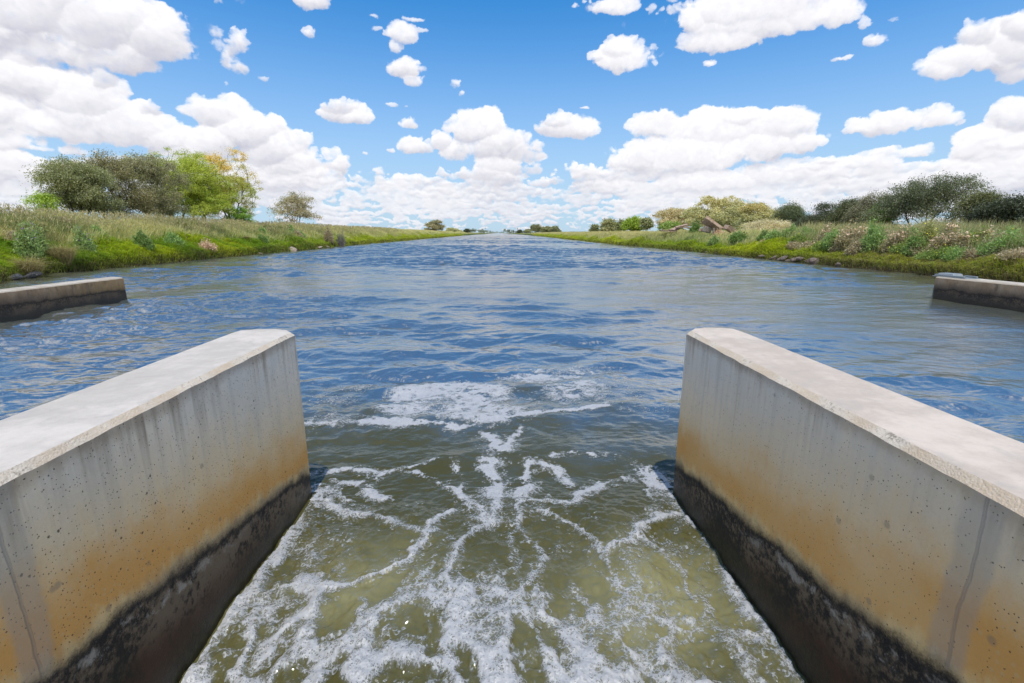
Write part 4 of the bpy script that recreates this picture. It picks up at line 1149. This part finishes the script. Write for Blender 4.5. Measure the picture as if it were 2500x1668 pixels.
W_ = [ # x, px, top, base, width, kind, label
 (25.6, 2080, 536, 580, 78, 'pink', 'large pink brown seeding weed, leftmost of the big pink ones on the right bank'),
 (25.4, 2195, 541, 592, 56, 'pink', 'pink brown seeding weed in the middle of the right bank weeds'),
 (25.9, 2262, 537, 590, 62, 'olive', 'olive green weed with a few yellow flowers between two pink seeding weeds'),
 (25.4, 2330, 543, 596, 78, 'pink', 'tallest pale pink seeding weed above the right wing wall'),
 (24.8, 2296, 580, 594, 24, 'pink', 'small whitish seeding weed at the foot of the tallest pink one'),
 (25.3, 2140, 533, 603, 46, 'green', 'upright blue green weed between the two left pink seeding weeds'),
 (24.9, 2239, 566, 617, 36, 'dark', 'dark green leafy weed below the middle pink seeding weed'),
 (24.7, 2310, 592, 638, 76, 'yellow', 'spreading weed full of small yellow flowers over the wing wall end'),
 (24.6, 2094, 583, 620, 28, 'brown', 'dark brown bushy weed low on the bank under the leftmost pink one'),
 (25.0, 2037, 556, 610, 42, 'green', 'green reedy weed left of the leftmost pink seeding weed'),
 (25.0, 2395, 602, 652, 58, 'brown', 'grey brown twiggy shrub above the right wing wall'),
 (25.4, 2475, 588, 650, 54, 'brown', 'tan dry shrub at the right edge of the picture'),
 (26.4, 2392, 556, 598, 56, 'yellow', 'green weed with yellow flecks right of the tallest pink seeding weed'),
 (26.6, 2455, 556, 590, 60, 'green', 'pale green weed clump before the black green tree'),
 (25.8, 2016, 547, 575, 34, 'pink', 'small tan seeding weed left of the reedy green weed'),
 (26.4, 1932, 550, 582, 40, 'green', 'grey green weed below the domed dark tree'),
 (26.2, 1873, 562, 586, 34, 'dark', 'dark green weed before the cream flowering bush'),
 (26.4, 1806, 562, 578, 42, 'dark', 'low dark green weed patch right of the small rubble block'),
 (28.5, 1697, 540, 562, 26, 'dark', 'dark green weed just left of the leaning slab'),
 (27.0, 1965, 556, 590, 44, 'green', 'mid green weed right of the grey green one'),
 (25.2, 1745, 575, 600, 20, 'thistle', 'small grey green thistle on the grass below the leaning slab'),
 (26.8, 2160, 560, 600, 44, 'brown', 'brown weed behind the middle pink seeding weed'),
 (26.8, 2420, 560, 610, 60, 'pink', 'dusty pink seeding weed farther right of the tallest one'),
 (28.5, 1760, 560, 575, 34, 'dead', 'reddish dry weed at the foot of the leaning slab'),
 (26.9, 2215, 548, 600, 50, 'green', 'tall green weed behind the dark leafy weed'),
 (-25.3, 58, 540, 602, 56, 'thistle', 'tall dark thistle with purple heads near the left edge'),
 (-25.8, 86, 548, 598, 36, 'thistle', 'second tall thistle just right of the leftmost one'),
 (-25.9, 200, 555, 590, 40, 'thistle', 'middle thistle clump on the left bank'),
 (-26.0, 347, 561, 598, 44, 'dark', 'spreading dark green weed right of the middle thistle'),
 (-25.0, 140, 578, 608, 46, 'straw', 'straw coloured grass tuft between the left thistles'),
 (-23.9, 50, 608, 640, 50, 'straw', 'flattened golden grass tuft near the left waterline'),
 (-26.2, 497, 584, 628, 44, 'dead', 'dry pinkish dead bush on the left green slope'),
 (-26.6, 830, 548, 588, 26, 'grey', 'bare grey twiggy bush on the left bank'),
 (-27.2, 802, 556, 574, 18, 'brown', 'small brown shrub left of the bare grey bush'),
 (-26.9, 640, 566, 588, 26, 'dark', 'dark green weed at the top of the green slope on the left'),
 (-26.5, 420, 566, 592, 30, 'green', 'grey green weed right of the spreading dark weed'),
]
for i, (x, px, top, base, wp_, kind, label) in enumerate(W_):
    weed(x, px, top, base, wp_, kind, label, 300 + i, 'grass tuft' if kind == 'straw' else ('shrub' if kind in ('brown', 'grey', 'dead') else 'weed'),
         'wild weeds on the right bank' if x > 0 and kind not in ('brown', 'dead') else ('wild weeds on the left bank' if x < 0 and kind in ('thistle', 'dark', 'green') else None))

# the tangle between the larger weeds
gx = np.random.default_rng(444)
MIX = [('brown', 'low grey brown dry weed in the tangle on the right bank slope', 'shrub'), ('green', 'low green weed in the tangle on the right bank slope', 'weed'),
       ('yellow', 'low weed with small yellow flowers in the tangle on the right bank slope', 'weed'), ('straw', 'straw coloured tuft in the tangle on the right bank slope', 'grass tuft'),
       ('pink', 'small pinkish seeding weed in the tangle on the right bank slope', 'weed')]
for i in range(64):
    yy = gx.uniform(17, 44); d = gx.uniform(1.3, 6.0); xx = float(right_edge(yy)) + d
    kind, lab, cat = MIX[[0, 1, 2, 3, 0, 1, 4, 1][i % 8]]
    hh = gx.uniform(.5, 1.15) * (1 if d > 2 else .7); z = float(ground_z(xx, yy)); 
    px = 1217 + F_PX * xx / yy; top = 569 - (z + hh - EYE) / yy * F_PX * 1.0
    weed(xx, px, top, 0, gx.uniform(34, 70) * 26 / yy, kind, lab, 600 + i, cat, 'tangled low growth on the right bank')
for i in range(22):
    yy = gx.uniform(20, 70); d = gx.uniform(2.2, 5.5); xx = float(left_edge(yy)) - d
    kind, lab, cat = [('green', 'small grey green weed in the long grass of the left bank', 'weed'), ('straw', 'pale straw tuft in the long grass of the left bank', 'grass tuft'), ('brown', 'small brown dry weed in the long grass of the left bank', 'shrub')][i % 3]
    z = float(ground_z(xx, yy)); px = 1217 + F_PX * xx / yy
    weed(xx, px, 569 - (z + gx.uniform(.6, 1.0) - EYE) / yy * F_PX, 0, gx.uniform(22, 46) * 26 / yy, kind, lab, 700 + i, cat, 'low growth in the long grass of the left bank')

# ======================================================================
# ROCKS, RUBBLE
# ======================================================================
def rock_mat(name, a, b, wetline=True):
    m, t, out = material(name)
    P = t.coord(); n = t.noise(P, 3, 6, .7); f = t.noise(P, 14, 4, .7)
    principled(t, out, t.mix(t.step(n + (f - .5) * .5, .35, .65), a, b), .8, t.bump(f + n, .7, .03), .35)
    return m
ROCK_DARK = rock_mat('dark_rock', (.020, .022, .025), (.085, .085, .09)); ROCK_TAN = rock_mat('tan_rock', (.16, .12, .09), (.36, .30, .24))
ROCK_PINK = rock_mat('pinkish_rock', (.07, .055, .047), (.21, .165, .14))
def rock_mesh(seed):
    import bmesh
    g = np.random.default_rng(seed); bm = bmesh.new(); bmesh.ops.create_icosphere(bm, subdivisions=3, radius=1.0)
    pl = [(v / np.linalg.norm(v), g.uniform(.55, .85)) for v in g.normal(size=(9, 3))]
    for v in bm.verts:
        p = np.array(v.co)
        for nn, d in pl:
            s = p @ nn
            if s > d: p = p - nn * (s - d) * .92
        v.co = p * (1 + .03 * g.normal())
    me = bpy.data.meshes.new('rock'); bm.to_mesh(me); bm.free(); return me
RM = {k: [rock_mesh(900 + 10 * j + i) for i in range(4)] for j, k in enumerate(('d', 't', 'p'))}
for k, m in (('d', ROCK_DARK), ('t', ROCK_TAN), ('p', ROCK_PINK)):
    for me in RM[k]: me.materials.append(m)
def rock(x, y, z, s, kind, label, group, g, flat=.6):
    o = bpy.data.objects.new('rock', RM[kind][int(g.integers(0, 4))]); COL.objects.link(o)
    o.location = (x, y, z); o.scale = (s * g.uniform(.8, 1.3), s * g.uniform(.7, 1.1), s * flat * g.uniform(.7, 1.2))
    o.rotation_euler = (g.normal() * .25, g.normal() * .25, g.random() * 6.28)
    tag(o, label, 'rock', group); return o
g = np.random.default_rng(71)
for i in range(22):
    py_ = g.uniform(17.6, 24.5); xx = float(left_edge(py_)); k = g.random()
    rock(xx + g.uniform(-.25, .5), py_, g.uniform(-.02, .22), g.uniform(.14, .36), 'd', 'dark blue grey rock in the wet pile at the left waterline', 'dark rocks piled at the left waterline', g)
for px, py, s in ((718, 613, .62), (764, 607, .55), (782, 605, .5), (640, 621, .25), (842, 592, .3)):
    x, y, _ = at_z(px, py); x = float(left_edge(y)) + .1
    rock(x, y, .12, s, 't', 'flat tan rock at the left waterline beyond the green slope', 'tan rocks at the left waterline', g, .4)
rr_ = [(1655, 610), (1662, 611), (1735, 618), (1755, 620), (1762, 621), (1790, 624), (1880, 634), (1888, 636), (1932, 637), (1940, 640), (1948, 640), (1962, 641), (1974, 642), (1983, 643), (1990, 641), (1996, 638), (2000, 643), (2008, 645), (2016, 645), (1825, 628), (2060, 651), (2110, 656), (1700, 614), (1990, 634), (2003, 632), (2012, 636), (1970, 636)]
for i, (px, py) in enumerate(rr_):
    x, y, _ = at_z(px, py); xe = float(right_edge(y))
    cl = 1930 < px < 2020
    rock(xe + (g.uniform(-.15, .5)), y, g.uniform(.05, .3 if cl else .15), g.uniform(.22, .46) if cl else g.uniform(.15, .32), 'p',
         'pinkish brown rock in the tumbled heap at the right waterline' if cl else 'small brown rock along the right waterline',
         'rocks heaped at the right waterline' if cl else 'rocks along the right waterline', g, .5)
# concrete rubble
CM = rock_mat('broken_concrete', (.26, .17, .115), (.42, .31, .23)); CM2 = rock_mat('grey_broken_concrete', (.20, .165, .13), (.34, .29, .24))
def slab(px, py, x, size, rot, mat, label, seed, name='concrete_slab', bevel=.03, dz=0.0):
    r = px_ray(px, py); y = x * r[1] / r[0]; z = EYE + r[2] * (y / r[1]) + dz
    g = np.random.default_rng(seed)
    import bmesh
    bm = bmesh.new(); bmesh.ops.create_cube(bm, size=1.0)
    bmesh.ops.subdivide_edges(bm, edges=bm.edges[:], cuts=7, use_grid_fill=True)
    for v in bm.verts:
        q = np.array(v.co); edge = (np.abs(q) > .45).sum()
        f = fbm(np.array([q[0] * 3 + seed]), np.array([q[1] * 3 + q[2] * 5]), 2.0, 81)[0]
        for k in range(3): q[k] *= 1 + (.035 * f * (edge >= 2)) + .004 * g.normal()
        v.co = Vector((q[0] * size[0], q[1] * size[1], q[2] * size[2]))
    me = bpy.data.meshes.new(name); bm.to_mesh(me); bm.free(); me.materials.append(mat)
    o = bpy.data.objects.new(name, me); COL.objects.link(o); o.location = (x, y, z); o.rotation_euler = rot
    b = o.modifiers.new('bevel', 'BEVEL'); b.width = bevel; b.limit_method = 'ANGLE'
    tag(o, label, 'slab' if 'slab' in name else 'block', 'broken concrete on the right bank'); return o
slab(1738, 549, 28.2, (2.5, 1.5, .42), (-.5, .62, -.35), CM, 'big reddish concrete slab leaning on the rubble heap', 1)
slab(1726, 561, 27.6, (1.0, .6, .75), (.1, .2, .3), CM2, 'grey brown concrete block propped under the leaning slab', 2, 'concrete_block')
slab(1742, 564, 27.7, (.22, .22, .7), (.1, .1, .2), CM2, 'narrow concrete post standing under the leaning slab', 3, 'concrete_block', .015)
slab(1711, 562, 27.6, (.4, .4, .35), (.3, .2, .6), CM, 'small broken lump left of the propped block', 4, 'concrete_block')
slab(1782, 560, 28.0, (1.3, .9, .55), (.15, .45, .2), CM, 'small pinkish concrete slab lying alone right of the leaning one', 5)
slab(1632, 564, 28.0, (2.3, 1.4, .20), (.05, .03, .2), CM, 'lowest flat slab of the pile left of the rubble heap', 6)
slab(1654, 557, 28.3, (2.2, 1.3, .18), (.05, -.30, .5), CM, 'tilted thin slab in the middle of the flat pile', 7)
slab(1664, 552, 28.5, (1.7, 1.1, .18), (.12, -.25, -.2), CM, 'topmost thin slab of the flat pile', 8)
slab(1683, 557, 28.4, (1.2, .9, .16), (.1, .1, .8), CM, 'thin slab at the right end of the flat pile', 9)
